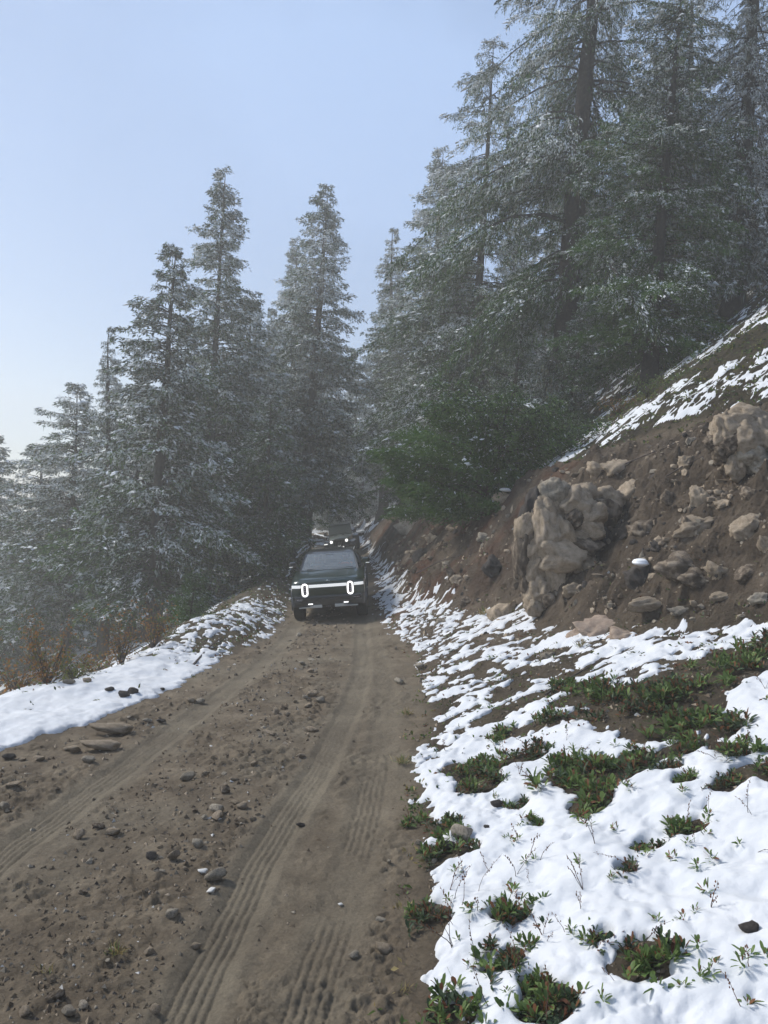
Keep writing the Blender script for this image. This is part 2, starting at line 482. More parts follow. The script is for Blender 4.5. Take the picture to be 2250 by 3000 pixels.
def snow_thick(X, Y):
    xr, xl, sl, ax, bx = (ipt(a, Y) for a in (XR, XL, SL, AX, BX))
    n1 = fbm2(X, Y, 1.3, 4, 51); n2 = fbm2(X, Y, .34, 3, 52); n3 = fbm2(X, Y, .11, 3, 53)
    sx_ = .75 * fbm2(X * .8 + .15 * Y, Y, .5, 4, 54, .62) + .35 * fbm2(X, Y, .22, 3, 55, .6)
    farr = sstep(6.5, 9.5, Y)
    f16 = sstep(13, 18, Y)
    lob = (1.1 * n2 + .75 * n3) * (1 - farr) + farr * ((1.7 - .9 * f16) * sx_ + (.30 + .9 * f16) * n3 + .8 * f16 * n2)
    # right foot bank
    edge = X - xr - .10 - .05 * np.sin(Y * 1.3) + (.25 * n2 + .10 * n3)
    up = ax - .15 - X + .5 * n1 + .4 * n2
    near = 1 - sstep(6.0, 11.0, Y)
    m = np.minimum(edge * 4, up * 1.6)
    m = np.minimum(m, 1.0 + 0 * m)
    patch = (.43 * near - .03 * (1 - near)) + .62 * n1 + (.55 + .5 * (1 - near)) * lob
    m = np.minimum(m, patch * 2.2)
    far_cut = sstep(17, 20, Y)
    m = m * (1 - far_cut) + far_cut * np.minimum(m + .3, (np.minimum((X - xr - .2) * 2, (ax + .9 - X) * 1.3) + .1) * 1 + 0) * 1
    m = m - far_cut * (.25 - .9 * lob)
    for hx, hy, r in HOLEP:
        d2 = ((X - hx) ** 2 + ((Y - hy)) ** 2) / r ** 2
        m = m - 2.2 * np.exp(-np.minimum(d2, 30) * .75) * (1 + 1.5 * n2 + 1.3 * n3)
    # strip along the top of the cut
    wid = np.interp(Y, [10, 14, 20, 26, 32, 50], [3.2, 2.9, 2.6, 1.6, 1.2, 1.2])
    s = np.minimum((X - bx - .35) * 2.2, (bx + wid - X) * 1.6) + .5 * n1
    s = np.minimum(s, .0 + 2.2 * sx_ + .9 * n3 + .8 * n1)
    # hillside beyond, thin remains under the trees
    s2 = np.minimum((X - bx - wid - 1.2) * 1.5, -.16 + 1.1 * n1 + 1.3 * n2 + 1.2 * n3)
    # left shoulder
    l = np.minimum((xl - .02 - X + .22 * n2 + .10 * n3) * 3.5, (X - sl + .5 + .3 * n1) * 2.0)
    lp = sstep(13, 16.5, Y)
    l = np.minimum(l, .85 - lp * (1.05 - .9 * n1 - 1.5 * n2 - 1.5 * n3) + .7 * n1 * (1 - lp) + .9 * n2 + .5 * n3)
    l = l - sstep(21.5, 25, Y) * (.9 - .8 * lob)
    valley = np.minimum((sl - 1.2 - X) * 1.0, -.05 + 1.2 * n1 + 1.2 * n2)
    a = np.maximum.reduce([m, s, s2, l, valley])
    beyond = sstep(45, 55, Y)
    a = np.maximum(a, beyond * (.0 + 1.5 * n1 + 1.2 * n2) - (1 - beyond) * 2)
    t = np.clip(a, -1, 1)
    th = np.sqrt(np.clip(t, 0, 1) * (2 - np.clip(t, 0, 1)))
    depth = np.interp(Y, [3, 7, 10, 16, 20], [.07, .058, .035, .03, .045]) * (1 - .35 * sstep(0, 1, X - bx + .3))
    depth = np.where(X < xl + .3, np.interp(Y, [8, 14, 20], [.055, .045, .04]), depth)
    rg = sstep(-.05, .3, fbm2(X, Y, 1.0, 3, 59))
    lump = 1 + .5 * n2 + (.08 + .4 * rg) * n3 * (1 - .7 * farr) + .50 * fbm2(X, Y, .6, 2, 57) + .45 * rg * fbm2(X, Y, .2, 2, 58)
    out = np.where(t > 0, th * depth * lump, t * .5)
    return out

def build_grid():
    t1 = np.arange(-.62, .66, .0026)
    tl = -.62 - np.cumsum(np.geomspace(.004, .35, 26)); tr = t1[-1] + np.cumsum(np.geomspace(.004, .35, 26))
    t = np.concatenate([tl[::-1], t1, tr])
    ys = [1.0]
    while ys[-1] < 3: ys.append(ys[-1] * 1.012)
    while ys[-1] < 26: ys.append(ys[-1] * 1.0033)
    while ys[-1] < 60: ys.append(ys[-1] * 1.008)
    while ys[-1] < 330: ys.append(ys[-1] * 1.045)
    ys = np.array(ys)
    # keep the sheet broad near the camera too
    Yg, Tg = np.meshgrid(ys, t, indexing='ij')
    Xg = Tg * Yg
    Xg = np.where(Tg < -.62, -.62 * Yg + (Tg + .62) * np.maximum(Yg, 14), Xg)
    Xg = np.where(Tg > .655, .655 * Yg + (Tg - .655) * np.maximum(Yg, 14), Xg)
    return Xg, Yg

def grid_quads(nr, nc):
    i = np.arange(nr * nc).reshape(nr, nc)
    return np.stack([i[:-1, :-1], i[:-1, 1:], i[1:, 1:], i[1:, :-1]], -1).reshape(-1, 4)

Xg, Yg = build_grid()
NR, NC = Xg.shape
Hg = height(Xg.ravel(), Yg.ravel())
XF, YF = Xg.ravel(), Yg.ravel()
QD = grid_quads(NR, NC)

def ground_material():
    m = bpy.data.materials.new("ground_soil"); m.use_nodes = True
    nt = m.node_tree; b = nt.nodes["Principled BSDF"]; L = nt.links
    tc = N(nt, "ShaderNodeTexCoord")
    def nz(sc, det=8, ro=.6):
        n = N(nt, "ShaderNodeTexNoise", Scale=sc, Detail=det, Roughness=ro); L.new(tc.outputs["Object"], n.inputs["Vector"]); return n.outputs["Fac"]
    def attr(a):
        n = N(nt, "ShaderNodeAttribute"); n.attribute_name = a; return n.outputs["Fac"]
    def mix(f, c1, c2):
        x = N(nt, "ShaderNodeMixRGB")
        if isinstance(f, float): x.inputs[0].default_value = f
        else: L.new(f, x.inputs[0])
        for i, c in ((1, c1), (2, c2)):
            if isinstance(c, tuple): x.inputs[i].default_value = (*c, 1)
            else: L.new(c, x.inputs[i])
        return x.outputs[0]
    road = ramp(nt, nz(2.2), [(.28, (.085, .064, .043)), (.5, (.148, .115, .078)), (.72, (.225, .182, .128))])
    damp = ramp(nt, nz(.9, 5), [(.35, (.135, .110, .078)), (.65, (.20, .168, .120))])
    road = mix(attr("track"), road, damp)
    cut = ramp(nt, nz(1.6, 10, .68), [(.28, (.040, .030, .022)), (.44, (.085, .063, .044)), (.58, (.135, .103, .073)), (.70, (.20, .16, .12)), (.8, (.30, .25, .19))])
    red = ramp(nt, nz(3), [(.3, (.065, .030, .018)), (.7, (.135, .066, .038))])
    cut = mix(attr("red"), cut, red)
    soil = ramp(nt, nz(4), [(.3, (.022, .017, .012)), (.5, (.048, .038, .022)), (.72, (.085, .072, .035))])
    c = mix(attr("cut"), road, cut)
    c = mix(attr("soil"), c, soil)
    fine = ramp(nt, nz(38, 6, .75), [(.25, (.62, .62, .62)), (.5, (1, 1, 1)), (.75, (1.45, 1.42, 1.36))])
    mm = N(nt, "ShaderNodeMixRGB", blend_type='MULTIPLY'); mm.inputs[0].default_value = .8
    L.new(c, mm.inputs[1]); L.new(fine, mm.inputs[2])
    L.new(mm.outputs[0], b.inputs["Base Color"])
    bp0 = N(nt, "ShaderNodeBump", Distance=.22); L.new(attr("cut"), bp0.inputs["Strength"]); L.new(nz(5.5, 12, .66), bp0.inputs["Height"])
    bp = N(nt, "ShaderNodeBump", Strength=.85, Distance=.03); L.new(bp0.outputs[0], bp.inputs["Normal"]); L.new(nz(24, 10, .72), bp.inputs["Height"])
    bp2 = N(nt, "ShaderNodeBump", Strength=.6, Distance=.012); L.new(nz(90, 6, .7), bp2.inputs["Height"]); L.new(bp.outputs[0], bp2.inputs["Normal"])
    L.new(bp2.outputs[0], b.inputs["Normal"])
    b.inputs["Roughness"].default_value = .88
    b.inputs["Specular IOR Level"].default_value = .22
    return m

def set_attr(me, name, arr):
    a = me.attributes.new(name, 'FLOAT', 'POINT'); a.data.foreach_set("value", np.asarray(arr, np.float32))

M['ground'] = ground_material()
me = mesh_np("ground", np.stack([XF, YF, Hg], 1), quads=QD, mats=[M['ground']], smooth=True)
road, cut, hill, left, bank = zones(XF, YF)
tr = 0
for ty, tx, wd, st in TRACKS:
    tr = np.maximum(tr, (1 - sstep(wd * .4, wd * 1.6, np.abs(XF - np.interp(YF, ty, tx)))) * (.5 + .5 * st))
tr = np.maximum(tr, .8 * sstep(-.25, .3, fbm2(XF, YF, 2.2, 3, 61)) * sstep(1.9, 2.9, np.abs(XF + 2.2) * 0 + 2.4) * (1 - sstep(.0, .3, np.abs(XF + .1) - .75)))
tr = np.maximum(tr, .75 * sstep(.0, .25, fbm2(XF, YF, 1.9, 3, 62)))
set_attr(me, "track", np.clip(tr, 0, 1))
redz = sstep(-.1, .25, fbm2(XF, YF, 1.6, 3, 63)) * np.clip(sstep(16, 20, YF), 0, 1)
set_attr(me, "red", np.clip(redz, 0, 1))
set_attr(me, "cut", np.clip(cut + bank * .8 + hill, 0, 1))
set_attr(me, "soil", np.clip(hill * sstep(-.1, .5, XF - ipt(BX, YF)) + left * .8 + bank * .55 * (1 - sstep(10, 14, YF)), 0, 1))
tag(link("ground", me), kind="structure")

# the sheet goes on behind and beside the camera, out to the misty distance
def far_sheet():
    a = np.linspace(-1, 1, 61); xs = np.sign(a) * np.abs(a) ** 2.2 * 330
    ys = np.concatenate([np.linspace(-300, -20, 15), np.linspace(-15, .9, 12), np.geomspace(1.2, 330, 45)])
    Yc, Xc = np.meshgrid(ys, xs, indexing='ij')
    Z = macro(Xc.ravel(), np.maximum(Yc.ravel(), 0.)) - .35
    inner = (np.abs(Xc.ravel()) < 5) & (Yc.ravel() > 1)
    Z = Z - inner * .4
    m2 = mesh_np("hillside", np.stack([Xc.ravel(), Yc.ravel(), Z], 1), quads=grid_quads(*Xc.shape), mats=[M['ground']], smooth=True)
    set_attr(m2, "soil", np.ones(Xc.size)); set_attr(m2, "cut", np.zeros(Xc.size)); set_attr(m2, "track", np.zeros(Xc.size)); set_attr(m2, "red", np.zeros(Xc.size))
    tag(link("hillside", m2), kind="structure")
far_sheet()

SNOWF = snow_thick(XF, YF)
def snow_sheet():
    keep = np.nonzero((SNOWF[QD].max(1) > 0) & (YF[QD[:, 0]] < 140))[0]
    q = QD[keep]
    used, inv = np.unique(q.ravel(), return_inverse=True)
    q = inv.reshape(-1, 4)
    th = SNOWF[used]
    # snow bridges the small hollows: smoother than the soil beneath
    V = np.stack([XF[used], YF[used], Hg[used] + np.maximum(th, -.05)], 1)
    m = mesh_np("snow_cover", V, quads=q, mats=[M['snow']], smooth=True)
    tag(link("snow_cover", m), "thin patchy layer of fresh snow on the banks and verges", None, None, "stuff")
snow_sheet()
def has_snow(x, y): return float(snow_thick(np.array([x]), np.array([y]))[0])
# ------------------------------------------------------------------ conifers
def blades(P, D, L, W, rs, flat=0.35):
    """diamond blades: base P, direction D (unit), length L, width W"""
    n = len(P)
    R = rs.normal(size=(n, 3)); R[:, 2] *= flat
    S = np.cross(D, R); S /= np.linalg.norm(S, axis=1)[:, None] + 1e-9
    mid = P + D * (L * .45)[:, None]
    A = mid + S * (W * .5)[:, None]; B = mid - S * (W * .5)[:, None]
    tip = P + D * L[:, None]; tip[:, 2] -= L * .12
    V = np.stack([P, A, tip, B], 1).reshape(-1, 3)
    return V

def tubes_np(paths, radii, ns=3):
    """paths: (n, k, 3), radii: (n, k) -> verts, quads"""
    n, k, _ = paths.shape
    D = np.gradient(paths, axis=1); D /= np.linalg.norm(D, axis=2)[..., None] + 1e-9
    up = np.array([0.03, 0.05, 1.0])
    A = np.cross(D, up); A /= np.linalg.norm(A, axis=2)[..., None] + 1e-6
    B = np.cross(A, D)
    th = np.arange(ns) * 2 * np.pi / ns
    V = paths[:, :, None, :] + (A[:, :, None, :] * np.cos(th)[None, None, :, None] + B[:, :, None, :] * np.sin(th)[None, None, :, None]) * radii[:, :, None, None]
    V = V.reshape(-1, 3)
    i = np.arange(n * k * ns).reshape(n, k, ns)
    a = i[:, :-1, :]; b = i[:, 1:, :]
    Q = np.stack([a, np.roll(a, -1, 2), np.roll(b, -1, 2), b], -1).reshape(-1, 4)
    return V, Q

CROWN_MATS = ['needle', 'needle_green', 'frost', 'tree_snow', 'lichen', 'dead_needle']
def crown_mesh(name, seed, H, hb, R0, nbr=150, tpm=26, prof=.9, up=.22, droop=.5, blade=(.24, .075), frost=(.15, .7), snow=(.05, .15),
               green=.25, lichen=0.0, irregular=.25, hang=.5, side=.34, clumps=90, rust=0.0, bias=0.0, csz=1.0, k=3, bare=0.0, tipb=0.12, open_front=0.0):
    """crown of height H whose foliage starts at hb; R0 = reach of the lowest boughs"""
    rs = np.random.RandomState(seed)
    hh = hb + (H - hb) * (1 - (1 - np.sort(rs.rand(nbr)) ** .92))
    hh = hb + (H - hb) * rs.rand(nbr) ** 1.08
    rel = (hh - hb) / (H - hb)
    az = rs.rand(nbr) * 2 * np.pi
    if open_front:
        f = (np.cos(az + np.pi / 2) > .45) & (rs.rand(nbr) < open_front)
        az = np.where(f, np.where(rs.rand(nbr) < .5, 0, np.pi) + rs.normal(size=nbr) * .55, az)
    shape = (1 - rel) ** prof * (1 - .25 * np.exp(-rel * 9)) + tipb * .6 * (1 - rel) ** .5 + .03
    # uneven outline: some sectors and levels reach further
    lump = 1 + irregular * noise2(az * 1.3 + seed, hh * .55, seed) * 1.6 + irregular * rs.normal(size=nbr) * .5
    if bias: lump *= 1 + bias * np.cos(az - math.pi)
    Lb = np.maximum(R0 * shape * np.clip(lump, .35, 1.6), .22)
    dirs = np.stack([np.cos(az), np.sin(az), np.zeros(nbr)], 1)
    s = np.linspace(0, 1, 6)
    upn = up * (1 + .6 * rel) + rs.normal(size=nbr) * .08
    drn = droop * (1.1 - .55 * rel) + rs.normal(size=nbr) * .07
    zz = Lb[:, None] * (upn[:, None] * s - drn[:, None] * s ** 2 + .10 * s ** 4)
    bend = rs.normal(size=nbr) * .10
    perp = np.stack([-dirs[:, 1], dirs[:, 0], np.zeros(nbr)], 1)
    path = dirs[:, None, :] * (Lb[:, None] * s)[:, :, None] + perp[:, None, :] * (Lb[:, None] * bend[:, None] * s ** 2)[:, :, None]
    path[:, :, 2] += hh[:, None] + zz
    rad = (.012 + .011 * Lb)[:, None] * (1.05 - s[None, :])
    Vb, Qb = tubes_np(path, rad, 3)
    # branchlets off each bough, needles along each branchlet
    nt = (5 + Lb * tpm * .42 * (.8 + .4 * rs.rand(nbr))).astype(int)
    bi = np.repeat(np.arange(nbr), nt); n = len(bi)
    ts = rs.rand(n) ** .72
    ts = np.maximum(ts, .05)
    Li = Lb[bi]
    sg = np.where(rs.rand(n) < .5, -1.0, 1.0)
    fi = ts * 5; i0 = np.minimum(fi.astype(int), 4); fr = fi - i0
    base = path[bi, i0] * (1 - fr)[:, None] + path[bi, i0 + 1] * fr[:, None]
    bl = np.clip(side * Li * (1.08 - ts) ** .6 * (.45 + .75 * rs.rand(n)) * 1.15, .14, 1.5) + .10
    Db = dirs[bi] * (.45 + .5 * rs.rand(n) + .5 * ts ** 3)[:, None] + perp[bi] * (sg * (.35 + .65 * rs.rand(n)))[:, None] + rs.normal(size=(n, 3)) * .12
    Db[:, 2] += .10 - hang * (.25 + .75 * rs.rand(n)) * .75
    Db /= np.linalg.norm(Db, axis=1)[:, None]
    nb_ = np.maximum((3 + bl * k * 6.0 * .22 / blade[0]).astype(int), 3)
    hk = np.repeat(np.arange(n), nb_)
    m = len(hk)
    r_ = rs.rand(m) ** .85
    blh = bl[hk]
    zj = rs.uniform(-1, 1, m)
    PP = base[hk] + Db[hk] * (blh * r_)[:, None] + rs.normal(size=(m, 3)) * (.035 + .03 * blh)[:, None] * .7
    PP[:, 2] += zj * .035 - .28 * blh * r_ ** 2
    P = base + Db * (bl * .6)[:, None]; P[:, 2] -= .1 * bl
    D = Db[hk] * (.55 + .5 * rs.rand(m))[:, None] + rs.normal(size=(m, 3)) * .42
    D[:, 2] += -hang * .55 * rs.rand(m)
    D /= np.linalg.norm(D, axis=1)[:, None]
    relh = rel[bi][hk]
    sc = (.65 + .6 * rs.rand(m)) * (1 - .30 * relh)
    Lc, Wc = blade[0] * sc, blade[1] * sc * (.8 + .5 * rs.rand(m))
    V = blades(PP, D, Lc, Wc, rs)
    pf = frost[0] + (frost[1] - frost[0]) * relh ** .8
    ps = snow[0] + (snow[1] - snow[0]) * relh
    patch = noise3(PP * .45 + seed, 5)
    cohb = np.clip(1 + .7 * rs.normal(size=nbr), .15, 2.4)[bi][hk]; cohl = np.clip(1 + .8 * rs.normal(size=n), .05, 2.6)[hk]
    upf = np.where(zj > .1, 1.55, .35)
    r1 = rs.rand(m)
    ms = ps * (1 + 1.3 * patch) * cohb * cohl * upf; mf = pf * (1 + .7 * patch) * cohl * upf
    gpatch = np.clip(green * (1.25 - .9 * relh) * (1 + noise3(PP * .3 + seed, 8)), 0, 1)
    gm = np.where(rs.rand(m) < gpatch, 1, 0)
    mi = np.where(r1 < ms, 3, np.where(r1 < ms + mf, 2, gm))
    if rust: mi = np.where((rs.rand(m) < rust) & (relh < .5), 5, mi)
    Vs = [Vb, V]; Q = [Qb, np.arange(m * 4).reshape(-1, 4) + len(Vb)]
    MI = [np.full(len(Qb), 6), mi]
    off = len(Vb) + len(V)
    if lichen:
        nl = int(n * lichen)
        li = rs.randint(0, n, nl)
        P2 = P[li] + rs.normal(size=(nl, 3)) * .05
        D2 = np.stack([rs.normal(size=nl) * .12, rs.normal(size=nl) * .12, -np.ones(nl)], 1); D2 /= np.linalg.norm(D2, axis=1)[:, None]
        V2 = blades(P2, D2, .12 + .35 * rs.rand(nl) ** 2, .02 + .035 * rs.rand(nl), rs, 0)
        Vs.append(V2); Q.append(np.arange(nl * 4).reshape(-1, 4) + off); off += len(V2)
        MI.append(np.where(rs.rand(nl) < .35, 2, 4))
    if clumps:   # cushions of snow lying on the boughs
        ci = rs.randint(0, n, clumps); ci = ci[ts[ci] > .35]
        oc = np.array([[1, 0, 0], [.3, .9, 0], [-.8, .5, 0], [-.9, -.4, 0], [.2, -.95, 0], [0, 0, .55], [.1, 0, -.35]])
        fc = [(0, 1, 5), (1, 2, 5), (2, 3, 5), (3, 4, 5), (4, 0, 5), (1, 0, 6), (2, 1, 6), (3, 2, 6), (4, 3, 6), (0, 4, 6)]
        Vc = []; Tc = []
        for c in ci:
            for rep in range(rs.randint(1, 4)):
                ctr = P[c] + rs.normal(size=3) * (.12, .12, .04) * csz + (0, 0, .02)
                d = dirs[bi[c]]; pz = perp[bi[c]]
                a, b, h = csz * (.07 + .15 * rs.rand()), csz * (.05 + .09 * rs.rand()), csz * (.06 + .06 * rs.rand())
                v = oc * (1 + .35 * rs.normal(size=oc.shape))
                vv = ctr + d * (v[:, :1] * a) + pz * (v[:, 1:2] * b); vv[:, 2] += v[:, 2] * h - v[:, 0] * a * .35
                Tc += [(x + off, y + off, z + off) for x, y, z in fc]; off += 7; Vc.append(vv)
        if Vc:
            Vs.append(np.concatenate(Vc)); tris = np.array(Tc)
        else: tris = None
    else: tris = None
    mats = [M[x] for x in CROWN_MATS] + [M['bark']]
    me = mesh_np(name, np.concatenate(Vs), quads=np.concatenate(Q), tris=tris, mats=mats, qm=np.concatenate(MI), tm=None if tris is None else np.full(len(tris), 3))
    return me

def trunk_mesh(name, seed, H, r0, wob=.12, ns=12, nk=26, stubs=0, flare=.5, kink=0.0):
    rs = np.random.RandomState(seed)
    z = np.linspace(-1.2, H * .985, nk)
    t = np.clip(z / H, 0, 1)
    x = wob * np.sin(z * .23 + seed) * t + kink * sstep(.45, .6, t) * (1 - sstep(.6, .9, t)); y = wob * np.cos(z * .19 + seed * 2) * t
    r = r0 * ((1 - t) ** .85 + .012) * (1 + flare * np.exp(-np.maximum(z, -.2) / .45))
    path = np.stack([x, y, z], 1)[None]
    V, Q = tubes_np(path, r[None], ns)
    V = V + (noise3(V * (7, 7, 1.6), seed)[:, None] * np.array([1, 1, .2])) * (r0 * .10)
    if stubs:
        P = []; R_ = []
        for i in range(stubs):
            h = rs.uniform(.08, .55) * H; a = rs.rand() * 6.28; L = rs.uniform(.3, 1.3)
            s = np.linspace(0, 1, 4)
            rr = r0 * (1 - h / H) * .7
            p = np.stack([np.cos(a) * (rr + L * s), np.sin(a) * (rr + L * s), h - L * .45 * s ** 1.5 + rs.normal() * .02], 1)
            P.append(p); R_.append(.02 * (1.1 - s) + .003)
        V2, Q2 = tubes_np(np.array(P), np.array(R_), 3)
        Q = np.concatenate([Q, Q2 + len(V)]); V = np.concatenate([V, V2])
    return mesh_np(name, V, quads=Q, mats=[M['bark']], smooth=True)

CROWNS = {}
def kind(key, H, r0, **kw):
    tk = {a: kw.pop(a) for a in ('wob', 'stubs', 'flare', 'kink') if a in kw}
    CROWNS[key] = (crown_mesh("crown", kw.pop('seed'), H, **kw), trunk_mesh("trunk", hash(key) % 97 if False else len(CROWNS) * 7 + 3, H, r0, **tk), H)

kind('tall', 22, .36, seed=11, hb=2.5, R0=3.5, nbr=430, tpm=15, prof=0.84, irregular=0.3, clumps=650, csz=.9, green=.45, open_front=0.2, lichen=.10, stubs=14, frost=(.18, .52), snow=(.07, .26), blade=(.22, .06), k=3)
kind('tall2', 21, .42, seed=12, hb=3.4, R0=3.4, nbr=390, tpm=15, prof=0.74, irregular=0.32, clumps=650, csz=.9, green=.35, lichen=.12, stubs=16, open_front=0.3, frost=(.15, .48), snow=(.08, .27), blade=(.22, .06), k=3)
kind('mid', 15, .27, seed=13, hb=1.4, R0=3.3, nbr=320, tpm=15, prof=0.82, irregular=0.32, clumps=500, csz=.85, green=.5, open_front=0.25, stubs=8, frost=(.18, .50), snow=(.09, .26), blade=(.21, .06), k=3, lichen=.05)
kind('mid2', 16, .27, seed=33, hb=2.6, R0=3.1, nbr=290, tpm=15, prof=0.76, irregular=0.4, clumps=500, csz=.85, green=.5, stubs=18, open_front=0.3, frost=(.15, .48), snow=(.09, .28), blade=(.21, .06), k=3, lichen=.12)
kind('tall3', 22, .38, seed=34, hb=5.0, R0=3.0, nbr=350, tpm=15, prof=0.8, irregular=0.4, clumps=550, csz=.9, green=.45, lichen=.15, stubs=30, open_front=0.35, frost=(.16, .50), snow=(.08, .27), blade=(.22, .06), k=3)
kind('broad', 14, .36, seed=14, hb=1.6, R0=4.2, nbr=210, tpm=13, prof=.62, irregular=.42, clumps=260, green=.35, lichen=.12, stubs=10, droop=.6, frost=(.20, .48), snow=(.10, .27), blade=(.22, .06), k=3)
kind('snowy', 12, .16, seed=15, hb=.7, R0=2.5, nbr=190, tpm=13, prof=.85, irregular=.25, clumps=160, green=.1, droop=.9, hang=.9, frost=(.45, .55), snow=(.36, .42), blade=(.20, .06))
kind('dark_low', 9, .17, seed=16, hb=.4, R0=2.2, nbr=190, tpm=16, prof=.75, irregular=.3, clumps=40, green=.8, csz=.6, frost=(.06, .25), snow=(.04, .12), blade=(.18, .05))
kind('sapling', 1.9, .035, seed=17, hb=.12, R0=.75, nbr=60, tpm=30, prof=.85, blade=(.09, .028), frost=(.03, .1), snow=(.02, .03), green=.9, clumps=0, droop=.2, wob=.02, flare=.1, hang=.2)
# near trees on the slope, finer
kind('hero', 27, .60, seed=21, hb=5.6, R0=6.4, nbr=205, tpm=22, prof=.42, up=.14, droop=.66, blade=(.17, .045), frost=(.05, .40), snow=(.07, .34), irregular=.5, open_front=0.6,
     clumps=1000, green=.6, lichen=.5, hang=1.25, stubs=26, wob=.2, k=4, side=.26)
kind('fir', 18, .34, seed=22, hb=1.2, R0=3.6, nbr=270, tpm=17, prof=.52, up=.16, droop=.46, blade=(.15, .048), frost=(.02, .20), snow=(.03, .20), irregular=.42, open_front=.3,
     clumps=420, green=.95, lichen=.12, hang=.7, stubs=4, k=4)
kind('ragged', 22, .44, seed=23, hb=2.2, R0=2.5, nbr=330, tpm=12, prof=.35, up=.02, droop=1.15, blade=(.15, .035), frost=(.40, .55), snow=(.25, .32), irregular=.5,
     clumps=420, green=.1, lichen=1.6, hang=1.5, side=.2, stubs=60, k=3)
kind('tall_near', 24, .34, seed=24, hb=2.4, R0=4.4, nbr=250, tpm=15, prof=.64, up=.14, droop=.66, blade=(.17, .045), frost=(.06, .42), snow=(.08, .32), irregular=.42, open_front=.5,
     clumps=650, green=.6, lichen=.35, hang=1.1, stubs=20, k=4)
kind('scrub', 2.6, .10, seed=25, hb=.05, R0=2.0, nbr=130, tpm=30, prof=.35, up=.38, droop=.40, blade=(.10, .035), frost=(.02, .04), snow=(.01, .02), irregular=.4,
     clumps=34, csz=.55, green=.95, hang=.3, wob=.05, flare=.1, k=4, side=.35)
kind('dead_fir', 5, .10, seed=26, hb=.3, R0=1.5, nbr=110, tpm=20, prof=.5, up=.1, droop=.7, blade=(.13, .03), frost=(.25, .3), snow=(.12, .16), irregular=.4,
     clumps=60, csz=.6, green=.2, hang=1.0, rust=.35, k=3, lichen=.8)

def tree(key, x, y, H, label, name="conifer_tree", rot=None, wide=1.0, lean=0.0, group=None, zoff=0.0, trunk=1.0, girth=1.0):
    cm, tm, h0 = CROWNS[key]
    z = gz(x, y) + zoff
    s = H / h0
    o = empty(name, (x, y, z - .05), (0, lean, 0))
    a = rnd.uniform(0, 6.28) if rot is None else rot
    if key in ('tall2', 'mid', 'hero', 'fir', 'tall_near', 'tall', 'mid2', 'tall3'): a = ((a * 7.3) % 1 - .5) * .9
    c = link("crown", cm, o, (0, 0, 0), (0, 0, a), (s * wide, s * wide, s))
    t = link("trunk", tm, o, (0, 0, 0), (0, 0, a), (s * girth, s * girth, s))
    tag(o, label, "tree", group)
    return o

def tree_px(key, tip, base, Y, label, **kw):
    """tip and foot as seen in the photograph, at distance Y; the foot's height comes from the slope"""
    b = va(base[0], base[1], Y); t = va(tip[0], tip[1], Y)
    z = gz(b.x, Y)
    H = t.z - z
    lean = math.atan2(t.x - b.x, H)
    return tree(key, b.x, Y, H / math.cos(lean), label, lean=lean, **kw)

LEFT = "conifers standing below the road on the misty left side"
tree_px('tall', (485, 362), (448, 1180), 36, "tallest sharp-tipped conifer left of the road, standing clear above its neighbours", rot=.3, wide=1.0, group=LEFT, girth=.85)
tree_px('mid', (370, 533), (336, 1290), 31, "thick-trunked conifer with forked trunk directly left of the tallest one", rot=1.3, wide=.95, group=LEFT, girth=1.15)
tree_px('tall3', (240, 703), (229, 1300), 34, "slender conifer with a small tufted top, second from the fog on the left", rot=2.2, wide=.62, group=LEFT)
tree_px('mid2', (163, 825), (150, 1290), 37, "broad snow-dusted conifer whose long boughs reach out over the foggy valley", rot=4.0, wide=1.25, group=LEFT)
tree_px('mid', (-12, 940), (-30, 1350), 46, "pale conifer cut by the left edge of the picture, deep in fog", rot=.9, wide=1.1, group=LEFT)
tree_px('tall2', (705, 398), (656, 1180), 43, "tall conifer with a stout dark trunk rising behind the green pickup", rot=5.1, wide=.95, group=LEFT, girth=1.0)
tree_px('tall', (640, 512), (628, 1150), 58, "hazy narrow tip showing just left of the tall conifer behind the pickup", rot=2.9, wide=.9, group=LEFT)
tree_px('mid', (588, 668), (590, 1130), 56, "grey misty conifer filling the gap left of the stout-trunked one", rot=3.3, wide=.7, group=LEFT)
tree_px('tall3', (852, 490), (828, 1105), 55, "misty conifer with a bare straight trunk just beyond the grey off-road car", rot=1.0, wide=.8, group=LEFT)
tree_px('dark_low', (590, 840), (562, 1250), 33, "dark green bushy conifer hanging over the mossy berm left of the pickup", rot=.2, wide=1.1, group=LEFT)
tree_px('dark_low', (632, 1000), (606, 1215), 36, "low dark conifer between the mossy berm and the stout trunk", rot=2.2, wide=.8, group=LEFT)
tree_px('mid2', (540, 640), (505, 1240), 40, "snow-flecked conifer behind the right side of the tallest one", rot=5.5, wide=1.15, group=LEFT)
tree_px('mid2', (300, 800), (285, 1330), 38, "dim conifer filling the space between the slender and the thick-trunked one", rot=.6, wide=.95, group=LEFT)
tree_px('broad', (90, 960), (75, 1380), 42, "foggy conifer low at the left with snowy drooping boughs", rot=2.6, wide=1.1, group=LEFT)
tree_px('mid', (420, 770), (395, 1380), 42, "dark conifer half hidden behind the two tallest left ones", rot=4.4, wide=1.2, group=LEFT)
tree_px('sapling', (425, 1238), (404, 1372), 21.5, "small green fir sapling growing at the edge of the left drop", rot=.5, wide=1.0)
RIGHT = "conifers on the uphill slope right of the road"
tree_px('tall', (955, 318), (912, 1080), 50, "hazy frosted conifer uphill, its pale tip left of the big ones", rot=4.4, wide=1.1, group=RIGHT)
tree_px('tall_near', (1070, 78), (1008, 985), 35, "tall frosted conifer with a straight trunk left of the huge one", rot=1.9, wide=1.05, group=RIGHT)
